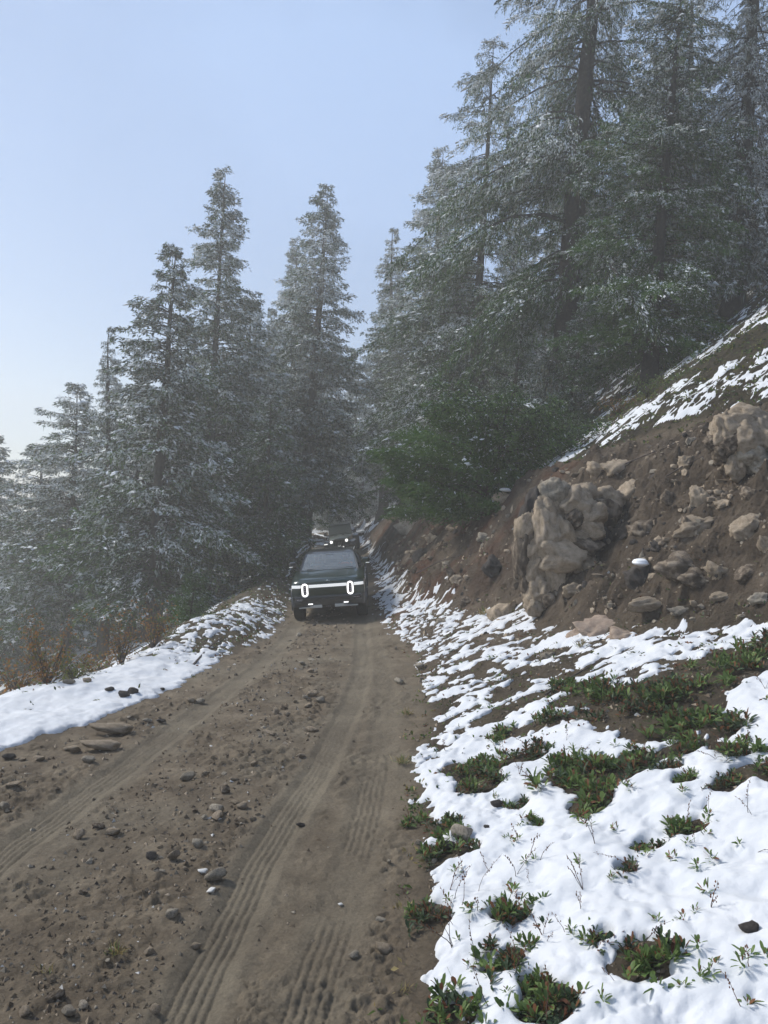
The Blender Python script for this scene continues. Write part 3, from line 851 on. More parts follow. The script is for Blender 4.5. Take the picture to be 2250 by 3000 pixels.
tree_px('hero', (1310, -480), (1212, 905), 27, "huge old conifer with a massive dark leaning trunk and lichen-hung boughs", rot=0, wide=.74, group=RIGHT, girth=.95)
tree_px('fir', (1470, -60), (1400, 862), 24, "dense dark green fir to the right of the huge trunk", rot=2.0, wide=.95, group=RIGHT)
tree_px('ragged', (1660, -420), (1580, 742), 25.5, "ragged snow-plastered conifer hung with grey lichen near the right edge", rot=1.1, wide=.95, group=RIGHT)
tree_px('tall_near', (1500, -150), (1475, 745), 34, "frosted conifer seen between the dark fir and the ragged one", rot=.1, wide=.8, group=RIGHT)
tree_px('snowy', (1200, 330), (1165, 850), 44, "snow-laden pale conifer seen through the gap left of the huge trunk", rot=.4, wide=1.2, group=RIGHT)
tree_px('snowy', (1335, 420), (1300, 800), 40, "snow-laden conifer just right of and behind the huge trunk", rot=1.4, wide=1.2, group=RIGHT)
tree_px('tall', (1120, 420), (1085, 940), 50, "misty conifer behind the straight-trunked one", rot=2.4, wide=.8, group=RIGHT)
tree_px('mid', (990, 560), (950, 1050), 37, "snow-flecked conifer at the foot of the uphill wood above the grey off-road car", rot=3.4, wide=1.15, group=RIGHT)
tree_px('dark_low', (925, 790), (900, 1075), 42, "dark green conifer leaning over the bank above the grey off-road car", rot=.8, wide=.75, group=RIGHT)
tree_px('ragged', (1700, -100), (1652, 705), 30, "dark-trunked snowy conifer at the very right edge", rot=2.6, wide=1.0, group=RIGHT)
tree_px('snowy', (1600, 300), (1545, 720), 42, "pale snowy conifer in the background between the right-hand trunks", rot=2.9, wide=1.3, group=RIGHT)
tree_px('scrub', (1095, 880), (1050, 1068), 22.5, "low rounded green fir scrub topped with a patch of snow on the bank edge", rot=.4, wide=1.0)
tree_px('scrub', (1215, 905), (1195, 1000), 23.5, "low green fir scrub under the huge trunk, right of the rounded one", rot=2.4, wide=.9)
tree_px('scrub', (985, 960), (985, 1020), 27, "flat dark fir scrub at the left end of the bank-top thicket", rot=4.4, wide=1.0)
tree_px('dead_fir', (1190, 760), (1160, 920), 25.5, "small half-dead conifer with rusty needles beside the huge trunk", rot=1.0, wide=1.1)
tree_px('dark_low', (1260, 640), (1235, 905), 25, "young green fir pressed against the foot of the huge trunk", rot=5.0, wide=.9, group=RIGHT)
tree_px('dark_low', (1130, 680), (1095, 950), 27, "bushy green fir whose boughs overhang the scrub on the bank", rot=3.9, wide=.8, group=RIGHT)
BACK = "distant snowy trees fading into the fog"
for i, (tx, ty, bx_, by, Y, k, w) in enumerate([
        (745, 960, 730, 1120, 62, 'snowy', 1.2), (790, 900, 780, 1120, 66, 'snowy', 1.2), (880, 930, 868, 1110, 60, 'snowy', 1.3), (905, 1010, 890, 1100, 56, 'snowy', 1.2),
        (815, 1000, 812, 1130, 60, 'snowy', 1.2), (715, 1010, 705, 1130, 64, 'snowy', 1.1),
        (700, 800, 690, 1140, 70, 'mid', 1.2), (770, 790, 765, 1140, 75, 'tall', 1.2), (560, 900, 545, 1180, 58, 'mid', 1.2), (480, 950, 470, 1250, 66, 'snowy', 1.2),
        (190, 1070, 180, 1400, 60, 'snowy', 1.4),
        (40, 1150, 30, 1440, 66, 'mid', 1.2), (100, 1230, 90, 1460, 64, 'snowy', 1.4),
        (1040, 640, 1020, 980, 60, 'snowy', 1.4), (1180, 600, 1160, 900, 58, 'mid', 1.4), (1290, 560, 1270, 830, 55, 'snowy', 1.4), (1400, 560, 1380, 790, 52, 'mid', 1.4),
        (1560, 480, 1540, 720, 50, 'mid', 1.3), (1630, 520, 1610, 690, 46, 'snowy', 1.2), (1450, 420, 1430, 760, 56, 'tall', 1.2)]):
    side_ = "left of the road below the berm" if tx < 620 else ("at the end of the road beyond the off-road car" if tx < 1000 else "uphill behind the big right-hand conifers")
    tree_px(k, (tx, ty), (bx_, by), Y, "one of the distant fog-dimmed conifers " + side_, wide=w, group=BACK)

# the rest of the wood, out of the picture to either side
for i in range(14):
    x = -rnd.uniform(26, 60); y = rnd.uniform(14, 60)
    tree(rnd.choice(['mid', 'broad', 'tall']), x, y, rnd.uniform(11, 18), "one of the fog-dimmed conifers beyond the left edge of the view", group="conifers further along the slope")
for i in range(8):
    x = rnd.uniform(19, 38); y = rnd.uniform(8, 26)
    tree(rnd.choice(['tall_near', 'fir', 'mid']), x, y, rnd.uniform(12, 20), "one of the conifers uphill beyond the right edge of the view", group="conifers further along the slope")
# ------------------------------------------------------------------ stones and rocks
def ico(sub):
    bm = bmesh.new(); bmesh.ops.create_icosphere(bm, subdivisions=sub, radius=1)
    V = np.array([v.co[:] for v in bm.verts]); Fc = np.array([[v.index for v in f.verts] for f in bm.faces]); bm.free()
    return V, Fc
ICO = {k: ico(k) for k in (1, 2, 3, 4)}

def rock_mesh(seed, sub, mats, cuts=6, rough=.18, lump=.25, smooth=False, pits=0.0, name="stone", blocky=.78):
    V, Fc = ICO[sub]
    V = V.copy(); rs = np.random.RandomState(seed)
    V = V * (1 + lump * noise3(V * 1.3 + seed * 3.1, seed))[:, None]
    for _ in range(cuts):      # knock flat facets off it
        n = rs.normal(size=3); n /= np.linalg.norm(n)
        d = blocky * rs.uniform(.75, 1.1)
        h = V @ n - d
        V = V - np.maximum(h, 0)[:, None] * n * .92
    V = V * (1 + rough * .5 * noise3(V * 3.1 + seed, seed + 1) + rough * .28 * noise3(V * 7.3 + seed, seed + 2))[:, None]
    if pits:
        c = noise3(V * 4.2 + seed, seed + 4)
        V = V * (1 - pits * sstep(.35, .6, c))[:, None]
        V = V * (1 - pits * .7 * np.exp(-(noise3(V * 1.9 + seed, seed + 6) / .07) ** 2))[:, None]
    return mesh_np(name, V, tris=Fc, mats=mats, smooth=smooth)

STONE = {}
for mname in ('rock_tan', 'rock_grey', 'rock_dark', 'rock_white', 'rock_muddy', 'rock_pink'):
    STONE[mname] = [rock_mesh(40 + i * 7 + len(STONE) * 31, 2, [M[mname]], cuts=12, lump=.3, blocky=.66) for i in range(5)]
BIG = {}
def big(mname, seed, **kw):
    key = (mname, seed)
    if key not in BIG: BIG[key] = rock_mesh(seed, kw.pop('sub', 4), [M[mname]], smooth=True, **kw)
    return BIG[key]

def put_stone(me, p, size, label, rz=None, tilt=None, flat=.7, name="stone", group=None, sink=.3, cat="stone", elong=1.0):
    o = link(name, me, None, (p[0], p[1], p[2] + size * flat * (.5 - sink)),
             (rnd.uniform(-.3, .3) if tilt is None else tilt, rnd.uniform(-.3, .3), rnd.uniform(0, 6.28) if rz is None else rz),
             (size * .5 * elong, size * .5, size * .5 * flat))
    return tag(o, label, cat, group)

# the stones one can point at: view x, view y (foot), width in view px, rock, flatness, label
PS = [
    (235, 1592, 100, 'rock_tan', .42, "long pale flat-topped slab in the mud near the left snow, upper of the two"),
    (212, 1628, 92, 'rock_tan', .45, "broad pale flat rock in the mud, lower of the two beside the left track"),
    (157, 1626, 32, 'rock_tan', .7, "fist-sized pale stone touching the left end of the lower flat rock"),
    (144, 1622, 22, 'rock_tan', .6, "thin tan chip at the far left end of the lower flat rock"),
    (190, 1648, 28, 'rock_grey', .7, "rounded grey-tan stone just below the two flat pale rocks"),
    (186, 1480, 22, 'rock_tan', .8, "light rounded stone in the left snow strip, right one of the pair"),
    (148, 1482, 24, 'rock_grey', .6, "dull grey stone in the left snow strip, left one of the pair"),
    (235, 1502, 24, 'rock_dark', .7, "dark stone half buried in the left snow strip"),
    (265, 1512, 30, 'rock_dark', .8, "blackish block at the edge of the left snow, left one of two"),
    (285, 1506, 28, 'rock_dark', .85, "blackish block at the edge of the left snow, right one of two"),
    (350, 1494, 12, 'rock_dark', .8, "small black stone at the tip of the left snow"),
    (412, 1518, 24, 'rock_tan', .75, "tan stone on the road below the left snow tip, left of a touching pair"),
    (431, 1520, 24, 'rock_grey', .75, "grey-tan stone on the road below the left snow tip, right of a touching pair"),
    (318, 1562, 20, 'rock_grey', .6, "small grey stone right of the upper flat slab"),
    (348, 1562, 18, 'rock_dark', .6, "dark clod beside the left wheel track"),
    (468, 1758, 36, 'rock_grey', .75, "chunky pale grey stone in the stony middle of the road"),
    (522, 1748, 30, 'rock_tan', .7, "chunky tan stone right of the pale grey one in the road middle"),
    (508, 1738, 22, 'rock_tan', .4, "flat tan flake just behind the chunky tan stone"),
    (425, 1832, 30, 'rock_grey', .95, "upright rounded grey stone standing in the stony middle of the road"),
    (375, 1858, 26, 'rock_tan', 1.0, "pointed tan stone left of and below the upright grey one"),
    (398, 1880, 14, 'rock_tan', .8, "small tan stone below the pointed one"),
    (466, 1906, 44, 'rock_grey', .8, "large pale angular stone in the lower road middle, tallest of its cluster"),
    (455, 1930, 26, 'rock_white', .6, "whitish elongated stone leaning below the large angular one"),
    (437, 1888, 26, 'rock_white', .5, "flat white stone left of the large angular one"),
    (368, 1985, 36, 'rock_grey', .8, "grey block with a dark underside, alone left of the lower wheel track"),
    (422, 2052, 28, 'rock_tan', .7, "squat tan stone close to the main wheel track"),
    (240, 1806, 40, 'rock_tan', .5, "pale stone set in a mud hump on the left half of the road"),
    (210, 1792, 34, 'rock_muddy', .5, "mud-coated flat stone beside the one in the mud hump"),
    (406, 1686, 30, 'rock_grey', .8, "pale grey stone in the upper stony stretch left of the track"),
    (443, 1675, 20, 'rock_tan', .8, "small tan stone right of the pale grey one in the upper stretch"),
    (548, 1654, 20, 'rock_tan', .75, "tan stone in a heap of clods left of the main track"),
    (650, 1638, 20, 'rock_tan', .7, "lone light stone standing against the main track"),
    (672, 1582, 36, 'rock_tan', .4, "flat pale stone in front of the middle rut"),
    (583, 1588, 32, 'rock_tan', .3, "sunken flat stone in the middle of the road"),
    (676, 1506, 24, 'rock_tan', .8, "light block in the small heap ahead of the green pickup"),
    (692, 1518, 26, 'rock_grey', .75, "grey block in the small heap ahead of the green pickup, right of the light one"),
    (660, 1512, 18, 'rock_grey', .8, "small grey stone at the left side of the heap ahead of the pickup"),
    (666, 1528, 20, 'rock_tan', .8, "small light stone at the front of the heap ahead of the pickup"),
    (652, 1436, 16, 'rock_grey', .8, "grey stone alone between the wheel tracks, ahead of the pickup"),
    (620, 1546, 18, 'rock_tan', .7, "low tan stone at the lower left of the heap ahead of the pickup"),
    (863, 1478, 24, 'rock_grey', .75, "grey stone near the right edge of the road, below the parked-over gravel"),
    (907, 1446, 26, 'rock_grey', .9, "upright grey stone at the foot of the right snow bank"),
    (765, 2072, 28, 'rock_grey', .85, "grey rounded stone alone on the smooth right part of the road"),
    (830, 2062, 46, 'rock_tan', .6, "long tan stone lying by the lower right snow edge"),
    (822, 1992, 28, 'rock_grey', .3, "flat grey flake on the road near the right snow"),
    (736, 1958, 14, 'rock_white', .7, "tiny white stone on the smooth right part of the road"),
    (650, 1788, 18, 'rock_dark', .7, "small dark stone on the smooth lane right of the main track"),
    (905, 1826, 20, 'rock_grey', .8, "grey stone with dark clods at the right road edge below the snow tongue"),
    (840, 1865, 12, 'rock_grey', .9, "small upright grey stone on the right lane"),
    (145, 2196, 38, 'rock_grey', .7, "grey stone in the lower left corner of the road"),
    (28, 1702, 34, 'rock_tan', .35, "flat layered tan stone at the left margin"),
    (18, 1642, 26, 'rock_dark', .7, "dark lump above the layered stone at the left margin"),
    (6, 1752, 26, 'rock_grey', .9, "pale grey stone cut by the left margin"),
    (46, 1644, 20, 'rock_tan', .4, "thin tan chip right of the dark lump at the left margin"),
    (1000, 1824, 54, 'rock_grey', .95, "large rounded grey boulder poking out of the near snow beside the road"),
    (965, 1836, 44, 'rock_dark', .45, "dark flat stone wedged under the large rounded boulder"),
    (1075, 1752, 32, 'rock_dark', .8, "smooth dark oval stone sunk in the near snow above the boulder"),
    (1108, 2010, 30, 'rock_grey', 1.1, "pointed dark grey rock tip breaking through the near snow"),
    (1625, 2042, 50, 'rock_dark', .75, "dark brown angular stone lying on the snow near the right edge"),
    (1052, 1800, 16, 'rock_dark', .7, "small dark stone right of the large rounded boulder in the snow"),
]
for x, y, w, mn, fl, lab in PS:
    p = vh(x, y)
    if p is None: continue
    size = w * VW / F_PX * p.y
    me = big(mn, 300 + (x * 7 + y) % 5, sub=3, cuts=14, rough=.2, lump=.32, blocky=.68)
    th = float(max(0, has_snow(p.x, p.y))) * .8
    o = put_stone(me, p + Vector((0, size * .25, th)), size, lab, rz=rnd.uniform(-.4, .4), tilt=rnd.uniform(-.12, .12), flat=fl, elong=1.0, sink=.22 if fl > .5 else .18)
    if y in (1592, 1628): o.rotation_euler = (0, .04, .12); o.scale = (size * .55, size * .30, size * .17)

# loose stones over the road, denser along the crown between the ruts
def scatter_stones(n):
    k = 0; tries = 0
    while k < n and tries < n * 30:
        tries += 1
        y = math.exp(rnd.uniform(math.log(3.3), math.log(34)))
        xr, xl = float(ipt(XR, y)), float(ipt(XL, y))
        if rnd.random() < .62:
            c = np.interp(y, [3, 6, 9, 13, 20, 34], [-1.7, -1.75, -1.55, -1.25, -1.3, -1.7])
            x = rnd.gauss(c, .38)
        else: x = rnd.uniform(xl + .1, xr + .25)
        if not (xl < x < xr + .3): continue
        if abs(x / y + .03) > .60: continue
        on = any(abs(x - np.interp(y, ty, tx)) < wd * .8 for ty, tx, wd, st in TRACKS)
        if on and rnd.random() < .85: continue
        if has_snow(x, y) > 0: continue
        s = min(.17, .022 + .034 * rnd.expovariate(1.0) + .0022 * y)
        mn = rnd.choices(['rock_tan', 'rock_grey', 'rock_dark', 'rock_muddy'], [.46, .28, .05, .21])[0]
        me = rnd.choice(STONE[mn])
        word = {'rock_tan': 'tan', 'rock_grey': 'grey', 'rock_dark': 'dark', 'rock_muddy': 'muddy'}[mn]
        zone = "between the ruts" if abs(x + 1.5) < .6 else ("on the left of the road" if x < -1.5 else "on the right of the road")
        dist = "near the camera" if y < 7 else ("halfway to the pickup" if y < 14 else "near the pickup")
        put_stone(me, (x, y, gz(x, y)), s, "small %s stone %s, %s" % (word, zone, dist), flat=rnd.uniform(.45, .9), elong=rnd.uniform(.9, 1.5), group="loose stones on the dirt road")
        k += 1
scatter_stones(150)

def gravel():
    rs = np.random.RandomState(5)
    n = 30000
    Y = np.exp(rs.uniform(math.log(2.6), math.log(30), n))
    T_ = rs.uniform(-.6, .62, n); X = T_ * Y
    road, cut, hill, left, bank = zones(X, Y)
    f = fbm2(X, Y, .8, 3, 71)
    tr = np.zeros(n)
    for ty, tx, wd, st in TRACKS: tr = np.maximum(tr, (np.abs(X - np.interp(Y, ty, tx)) < wd * .8) * 1.0)
    crown = np.exp(-((X + 1.6) / .8) ** 2)
    pr = road * (.22 + .55 * sstep(-.1, .3, f) + .4 * crown) * (1 - .93 * tr) * (1 - .75 * (X > -.75)) + cut * .8 + bank * .6 + left * .15
    keep = (rs.rand(n) < pr) & (snow_thick(X, Y) <= 0) & (X / Y > -.6)
    X, Y = X[keep], Y[keep]; n = len(X)
    V0 = np.array([[1, 0, 0], [-.3, .9, .1], [-.7, -.6, 0], [.1, .1, .8], [0, 0, -.6]]); F0 = np.array([[0, 1, 3], [1, 2, 3], [2, 0, 3], [1, 0, 4], [2, 1, 4], [0, 2, 4]])
    sz = (.004 + .006 * rs.rand(n) ** 2 + .0011 * Y) * rs.uniform(.6, 1.9, n)
    a = rs.rand(n) * 6.28
    v = V0[None] * (1 + .35 * rs.normal(size=(n, 5, 3)))
    R = np.stack([np.stack([np.cos(a), -np.sin(a)], 1), np.stack([np.sin(a), np.cos(a)], 1)], 1)
    xy = np.einsum('nij,nkj->nki', R, v[:, :, :2])
    P = np.stack([X, Y, height(X, Y)], 1)
    VV = np.concatenate([xy, v[:, :, 2:]], 2) * sz[:, None, None] + P[:, None, :]
    Tr = F0[None] + (np.arange(n) * 5)[:, None, None]
    mi = np.repeat(np.random.RandomState(3).choice(5, n, p=[.22, .16, .03, .02, .57]), 6)
    mats = [M[k] for k in ('rock_tan', 'rock_grey', 'rock_dark', 'rock_white')] + [M['clod']]
    tag(link("gravel", mesh_np("gravel", VV.reshape(-1, 3), tris=Tr.reshape(-1, 3), mats=mats, tm=mi)), "fine gravel and clods of mud strewn over road and bank", None, None, "stuff")
M['clod'] = noisy("mud_clod", [(.3, (.09, .066, .045)), (.7, (.18, .14, .098))], 9, 5, .9, .4, .01, 40, .2)
gravel()

# rocks embedded in the cut bank: view x, y (centre), w, h, rock, tilt, label
EB = [
    (1385, 1148, 66, 66, 'rock_muddy', "hooked pale boulder half embedded in the middle of the brown bank"),
    (1500, 1130, 92, 46, 'rock_tan', "pale wedge-shaped rock in the bank above the dark block"),
    (1512, 1080, 44, 66, 'rock_tan', "upright pale rock in the upper bank below the right-hand boulders"),
    (1560, 1090, 40, 30, 'rock_tan', "small blunt pale rock right of the upright one in the upper bank"),
    (1490, 1140, 40, 56, 'rock_muddy', "rounded tan rock just under the pale wedge-shaped one"),
    (1606, 1145, 84, 70, 'rock_tan', "big smooth pale rock with a mud-covered right side near the right edge"),
    (1655, 1180, 34, 62, 'rock_tan', "pale rock cut off by the right edge halfway up the bank"),
    (1378, 1250, 66, 74, 'rock_dark', "dark square-cut boulder with a cap of snow resting on the bank"),
    (1470, 1225, 110, 70, 'rock_muddy', "large mud-coated block right of the dark snow-capped one"),
    (1405, 1305, 96, 32, 'rock_tan', "long pale rock lying aslant below the dark snow-capped boulder"),
    (1290, 1362, 110, 76, 'rock_pink', "large pinkish flat-faced boulder at the top of the snow bank"),
    (1345, 1375, 60, 50, 'rock_pink', "smaller pinkish boulder leaning on the right of the large flat-faced one"),
    (1240, 1375, 52, 40, 'rock_pink', "low pinkish rock left of the large flat-faced boulder"),
    (1240, 1275, 60, 36, 'rock_tan', "pale rock tilted out of the bank just right of the outcrop's foot"),
    (1080, 1330, 64, 70, 'rock_tan', "pale jagged rock left of the outcrop's foot"),
    (1060, 1225, 44, 52, 'rock_dark', "dark broken rock in the hollow left of the outcrop"),
    (1090, 1080, 52, 40, 'rock_tan', "tan rock with a dab of snow high on the bank left of the outcrop"),
    (885, 1140, 76, 80, 'rock_grey', "large grey boulder high on the bank just right of the off-road car"),
    (935, 1165, 36, 30, 'rock_tan', "tan rock tucked under the large grey boulder near the off-road car"),
    (905, 1205, 44, 34, 'rock_dark', "dark rock above the snow patches beside the pickup"),
    (985, 1255, 30, 26, 'rock_tan', "small tan rock on the reddish bank above the snow"),
    (965, 1215, 22, 20, 'rock_grey', "small grey rock on the reddish bank"),
    (1040, 1160, 26, 22, 'rock_grey', "small grey rock in the reddish bank beneath the fir scrub"),
    (1165, 1110, 30, 30, 'rock_grey', "grey rock by the upper left shoulder of the outcrop"),
    (1330, 1010, 70, 50, 'rock_tan', "tan rock at the top of the bank directly right of the outcrop's crown"),
    (1290, 1020, 50, 44, 'rock_tan', "knobbly tan rock against the outcrop's upper right side"),
    (1350, 1070, 56, 70, 'rock_tan', "tan rock with a broken lower point hanging right of the outcrop"),
    (1440, 1080, 34, 50, 'rock_muddy', "mud-smeared rock in the middle of the upper bank"),
    (1478, 1000, 34, 38, 'rock_tan', "light nub of rock just below the upper snow strip"),
    (1500, 1250, 70, 50, 'rock_muddy', "broad muddy rock in the lower right bank"),
    (1560, 1290, 50, 26, 'rock_tan', "thin tan rock edge in the lower right bank"),
    (1470, 1320, 60, 24, 'rock_grey', "thin grey shelf of rock low in the bank"),
    (1545, 1230, 44, 40, 'rock_tan', "tan rock lump right of the broad muddy ones"),
    (1610, 1240, 60, 44, 'rock_muddy', "muddy lump of rock close to the right edge"),
    (1640, 1290, 50, 30, 'rock_grey', "grey rock edge in the bank at the right edge"),
    (1180, 1420, 34, 30, 'rock_grey', "grey stone on the snowy foot of the bank"),
    (950, 1345, 26, 22, 'rock_grey', "grey stone at the foot of the reddish bank"),
    (1010, 1300, 34, 26, 'rock_muddy', "muddy stone on the slope above the snow patches"),
    (1420, 1180, 40, 34, 'rock_dark', "dark hollowed rock above the snow-capped block"),
    (1620, 1070, 40, 40, 'rock_muddy', "muddy rock under the right-hand boulder pile"),
    (1120, 1240, 30, 60, 'rock_grey', "narrow grey rock at the left flank of the outcrop"),
    (1150, 1300, 40, 60, 'rock_tan', "tan rock at the lower left flank of the outcrop"),
]
for i, (x, y, w, h, mn, lab) in enumerate(EB):
    p = vh(x, y)
    if p is None: continue
    k = VW / F_PX * p.y
    W, H = w * k * .5, h * k * .5
    me = big(mn, 400 + i % 7, sub=4, cuts=8, rough=.36, lump=.36, pits=.12)
    nrm = Vector((-.75, -.15, .65))
    D = min(W, H) * .9
    o = link("boulder", me, None, p - nrm * D * .45, (rnd.uniform(-.2, .2), rnd.uniform(-.45, .1), rnd.uniform(-.3, .3)), (W * 1.15, D * 1.3, H * 1.15))
    tag(o, lab, "boulder")
    if 'snow-capped' in lab or 'cap of snow' in lab or 'dab of snow' in lab:
        if x in (1378, 1090):
            cm = rock_mesh(77, 3, [M['tree_snow']], cuts=0, rough=.1, lump=.2, smooth=True, name="snow_cap")
            c = link("snow_cap", cm, None, p + Vector((-.02, -.12, H * .98)), (0, 0, .4), (W * .55, D * .6, H * .2))
            tag(c, "small pad of snow lying on the %s rock on the bank" % ("dark square-cut" if x == 1378 else "tan uppermost"), "snow")
# many lesser stones showing in the cut face
rs = np.random.RandomState(9)
cnt = 0
while cnt < 85:
    y = rs.uniform(9.5, 30); ax, bx = float(ipt(AX, y)), float(ipt(BX, y)); x = rs.uniform(ax - .1, bx)
    if abs(x / y) > .57: continue
    if has_snow(x, y) > 0: continue
    s = .07 + .20 * rs.rand() ** 2 + .003 * y
    mn = rnd.choices(['rock_tan', 'rock_grey', 'rock_dark', 'rock_muddy'], [.3, .2, .15, .35])[0]
    wd = {'rock_tan': 'tan', 'rock_grey': 'grey', 'rock_dark': 'dark', 'rock_muddy': 'muddy'}[mn]
    where = "right of the outcrop" if y < 15.5 else "left of the outcrop"
    put_stone(rnd.choice(STONE[mn]), (x, y, gz(x, y)), s, "small %s stone stuck in the brown bank %s" % (wd, where), flat=.8, group="stones stuck in the cut bank", sink=.5)
    cnt += 1

def rubble():
    rs = np.random.RandomState(15); V0, F0 = ICO[1]
    n = 9000
    Y = np.exp(rs.uniform(math.log(8.5), math.log(36), n)); X = rs.uniform(-.05, .62, n) * Y
    road, cut, hill, left, bank = zones(X, Y)
    f = sstep(-.15, .35, fbm2(X, Y, 1.3, 3, 91))
    band = np.exp(-((X - ipt(BX, Y) + .7) / .6) ** 2) * (Y < 18)
    k = (rs.rand(n) < cut * (.12 + .55 * f + .6 * band) + bank * .06 * (Y > 12)) & (snow_thick(X, Y) <= 0)
    X, Y = X[k], Y[k]; n = len(X)
    sz = (.012 + .05 * rs.rand(n) ** 3 + .0012 * Y) * rs.uniform(.7, 1.6, n)
    v = V0[None] * (1 + .28 * rs.normal(size=(n, len(V0), 1))) * rs.uniform(.55, 1.3, (n, 1, 3)) * sz[:, None, None]
    P = np.stack([X, Y, height(X, Y)], 1)
    T_ = F0[None] + (np.arange(n) * len(V0))[:, None, None]
    mi = np.repeat(rs.choice(4, n, p=[.30, .18, .12, .40]), len(F0))
    tag(link("rubble", mesh_np("rubble", (v + P[:, None]).reshape(-1, 3), tris=T_.reshape(-1, 3), mats=[M['rock_tan'], M['rock_grey'], M['rock_dark'], M['rock_muddy']], tm=mi)), "small rubble weathering out of the brown cut bank", None, None, "stuff")
rubble()

# ---- the knobbly outcrop: view x, y, w, h, depth offset (towards the camera), rock
def outcrop(base, lumps, label, Y0):
    o = empty("rock_outcrop", base)
    for i, (x, y, w, h, dz, mn) in enumerate(lumps):
        Y = Y0 - dz
        c = va(x, y, Y)
        k = VW / F_PX * Y
        me = big(mn, 500 + (i * 5) % 9, sub=4, cuts=9, rough=.28, lump=.34, pits=.15, blocky=.88)
        W, H = w * k * .64, h * k * .62
        b = link("boulder", me, o, c - Vector(base), (rnd.uniform(-.15, .15), rnd.uniform(-.2, .2), rnd.uniform(-.4, .4)), (W, min(W, H) * 1.0, H))
    tag(o, label, "outcrop")
    return o
bp = vh(1200, 1310)
OY = bp.y + .6
outcrop(tuple(bp), [
    (1215, 1130, 130, 150, -.35, 'rock_tan'), (1215, 1215, 120, 140, -.28, 'rock_tan'), (1190, 1240, 120, 170, -.5, 'rock_muddy'), (1292, 1120, 70, 90, -.5, 'rock_muddy'), (1300, 1180, 70, 110, -.5, 'rock_dark'), (1278, 1250, 90, 90, -.5, 'rock_muddy'), (1310, 1085, 60, 60, -.6, 'rock_tan'), (1262, 1065, 60, 44, -.4, 'rock_tan'),
    (1137, 1140, 38, 70, .05, 'rock_tan'), (1135, 1195, 44, 110, .04, 'rock_muddy'), (1152, 1110, 40, 90, 0, 'rock_dark'), (1140, 1245, 40, 70, .02, 'rock_muddy'),
    (1196, 1068, 52, 60, .0, 'rock_grey'), (1182, 1105, 44, 70, .08, 'rock_tan'), (1178, 1150, 62, 104, .15, 'rock_tan'),
    (1245, 1085, 66, 64, .05, 'rock_tan'), (1240, 1118, 44, 50, .2, 'rock_muddy'), (1275, 1115, 50, 56, .12, 'rock_tan'), (1272, 1145, 54, 44, .2, 'rock_tan'),
    (1212, 1150, 52, 66, .2, 'rock_tan'), (1205, 1195, 96, 74, .22, 'rock_tan'), (1240, 1165, 50, 40, .2, 'rock_tan'), (1262, 1180, 74, 44, .26, 'rock_muddy'),
    (1232, 1205, 44, 44, .28, 'rock_tan'), (1262, 1218, 56, 42, .24, 'rock_tan'), (1225, 1235, 46, 50, .18, 'rock_muddy'),
    (1162, 1185, 40, 66, .12, 'rock_tan'), (1160, 1232, 42, 66, .14, 'rock_tan'), (1168, 1275, 46, 64, .18, 'rock_tan'), (1195, 1250, 44, 70, .22, 'rock_tan'), (1200, 1295, 60, 56, .2, 'rock_muddy'), (1160, 1312, 36, 44, .22, 'rock_tan'),
    (1225, 1285, 70, 60, .0, 'rock_muddy'), (1305, 1200, 60, 90, -.35, 'rock_muddy'),
], "tall knobbly tan rock outcrop jutting from the brown cut bank, centre right", OY)
bp2 = vh(1620, 1010)
outcrop(tuple(bp2), [
    (1620, 960, 130, 110, -.5, 'rock_muddy'), (1655, 1030, 90, 90, -.4, 'rock_dark'),
    (1560, 930, 46, 70, .05, 'rock_tan'), (1590, 925, 54, 60, .1, 'rock_tan'), (1625, 905, 70, 50, .0, 'rock_tan'), (1610, 950, 70, 60, .2, 'rock_tan'), (1650, 940, 60, 70, .15, 'rock_tan'),
    (1580, 955, 40, 50, .18, 'rock_muddy'), (1620, 985, 44, 44, .25, 'rock_grey'), (1600, 1000, 40, 50, .12, 'rock_tan'), (1590, 1010, 30, 44, .2, 'rock_tan'), (1645, 1005, 56, 50, .28, 'rock_grey'),
    (1565, 975, 34, 36, .1, 'rock_muddy'), (1668, 975, 50, 50, .2, 'rock_grey'), (1610, 1022, 50, 30, -.1, 'rock_muddy'), (1580, 1010, 40, 40, -.05, 'rock_muddy'), (1540, 955, 30, 34, 0, 'rock_muddy'),
], "pile of rounded tan boulders at the top of the bank by the right edge", bp2.y + .15)
# ------------------------------------------------------------------ low plants
def tuft_mesh(seed, mats, n=26, h=.08, w=.02, spread=.09, red=.12, lean=.5, stems=3):
    """leafy rosettes: each leaf a bent lens of four faces"""
    rs = np.random.RandomState(seed)
    V = []; Q = []; MI = []
    for s_ in range(stems):
        c = np.array([rs.normal() * spread * .55, rs.normal() * spread * .55, 0])
        for i in range(n // stems):
            a = rs.rand() * 6.28; el = rs.uniform(.15, 1.35)
            d = np.array([math.cos(a) * math.cos(el), math.sin(a) * math.cos(el), math.sin(el)])
            sd = np.array([-math.sin(a), math.cos(a), 0]) + rs.normal(size=3) * .2
            L = h * rs.uniform(.6, 1.2); W = w * rs.uniform(.7, 1.3)
            b = c + np.array([0, 0, rs.rand() * h * .6]) + d * .01
            m1 = b + d * L * .4 + sd * W * .5; m2 = b + d * L * .4 - sd * W * .5
            t1 = b + d * L * .8 + sd * W * .42 - np.array([0, 0, L * .05]); t2 = b + d * L * .8 - sd * W * .42 - np.array([0, 0, L * .05])
            tip = b + d * L * 1.02 - np.array([0, 0, L * .14])
            k = len(V); V += [b, m1, t1, tip, t2, m2]
            Q += [(k, k + 1, k + 2, k + 5), (k + 5, k + 2, k + 3, k + 4)]
            mm = 1 if rs.rand() < red else 0
            MI += [mm, mm]
    return mesh_np("foliage", np.array(V), quads=np.array(Q), mats=mats, qm=MI)

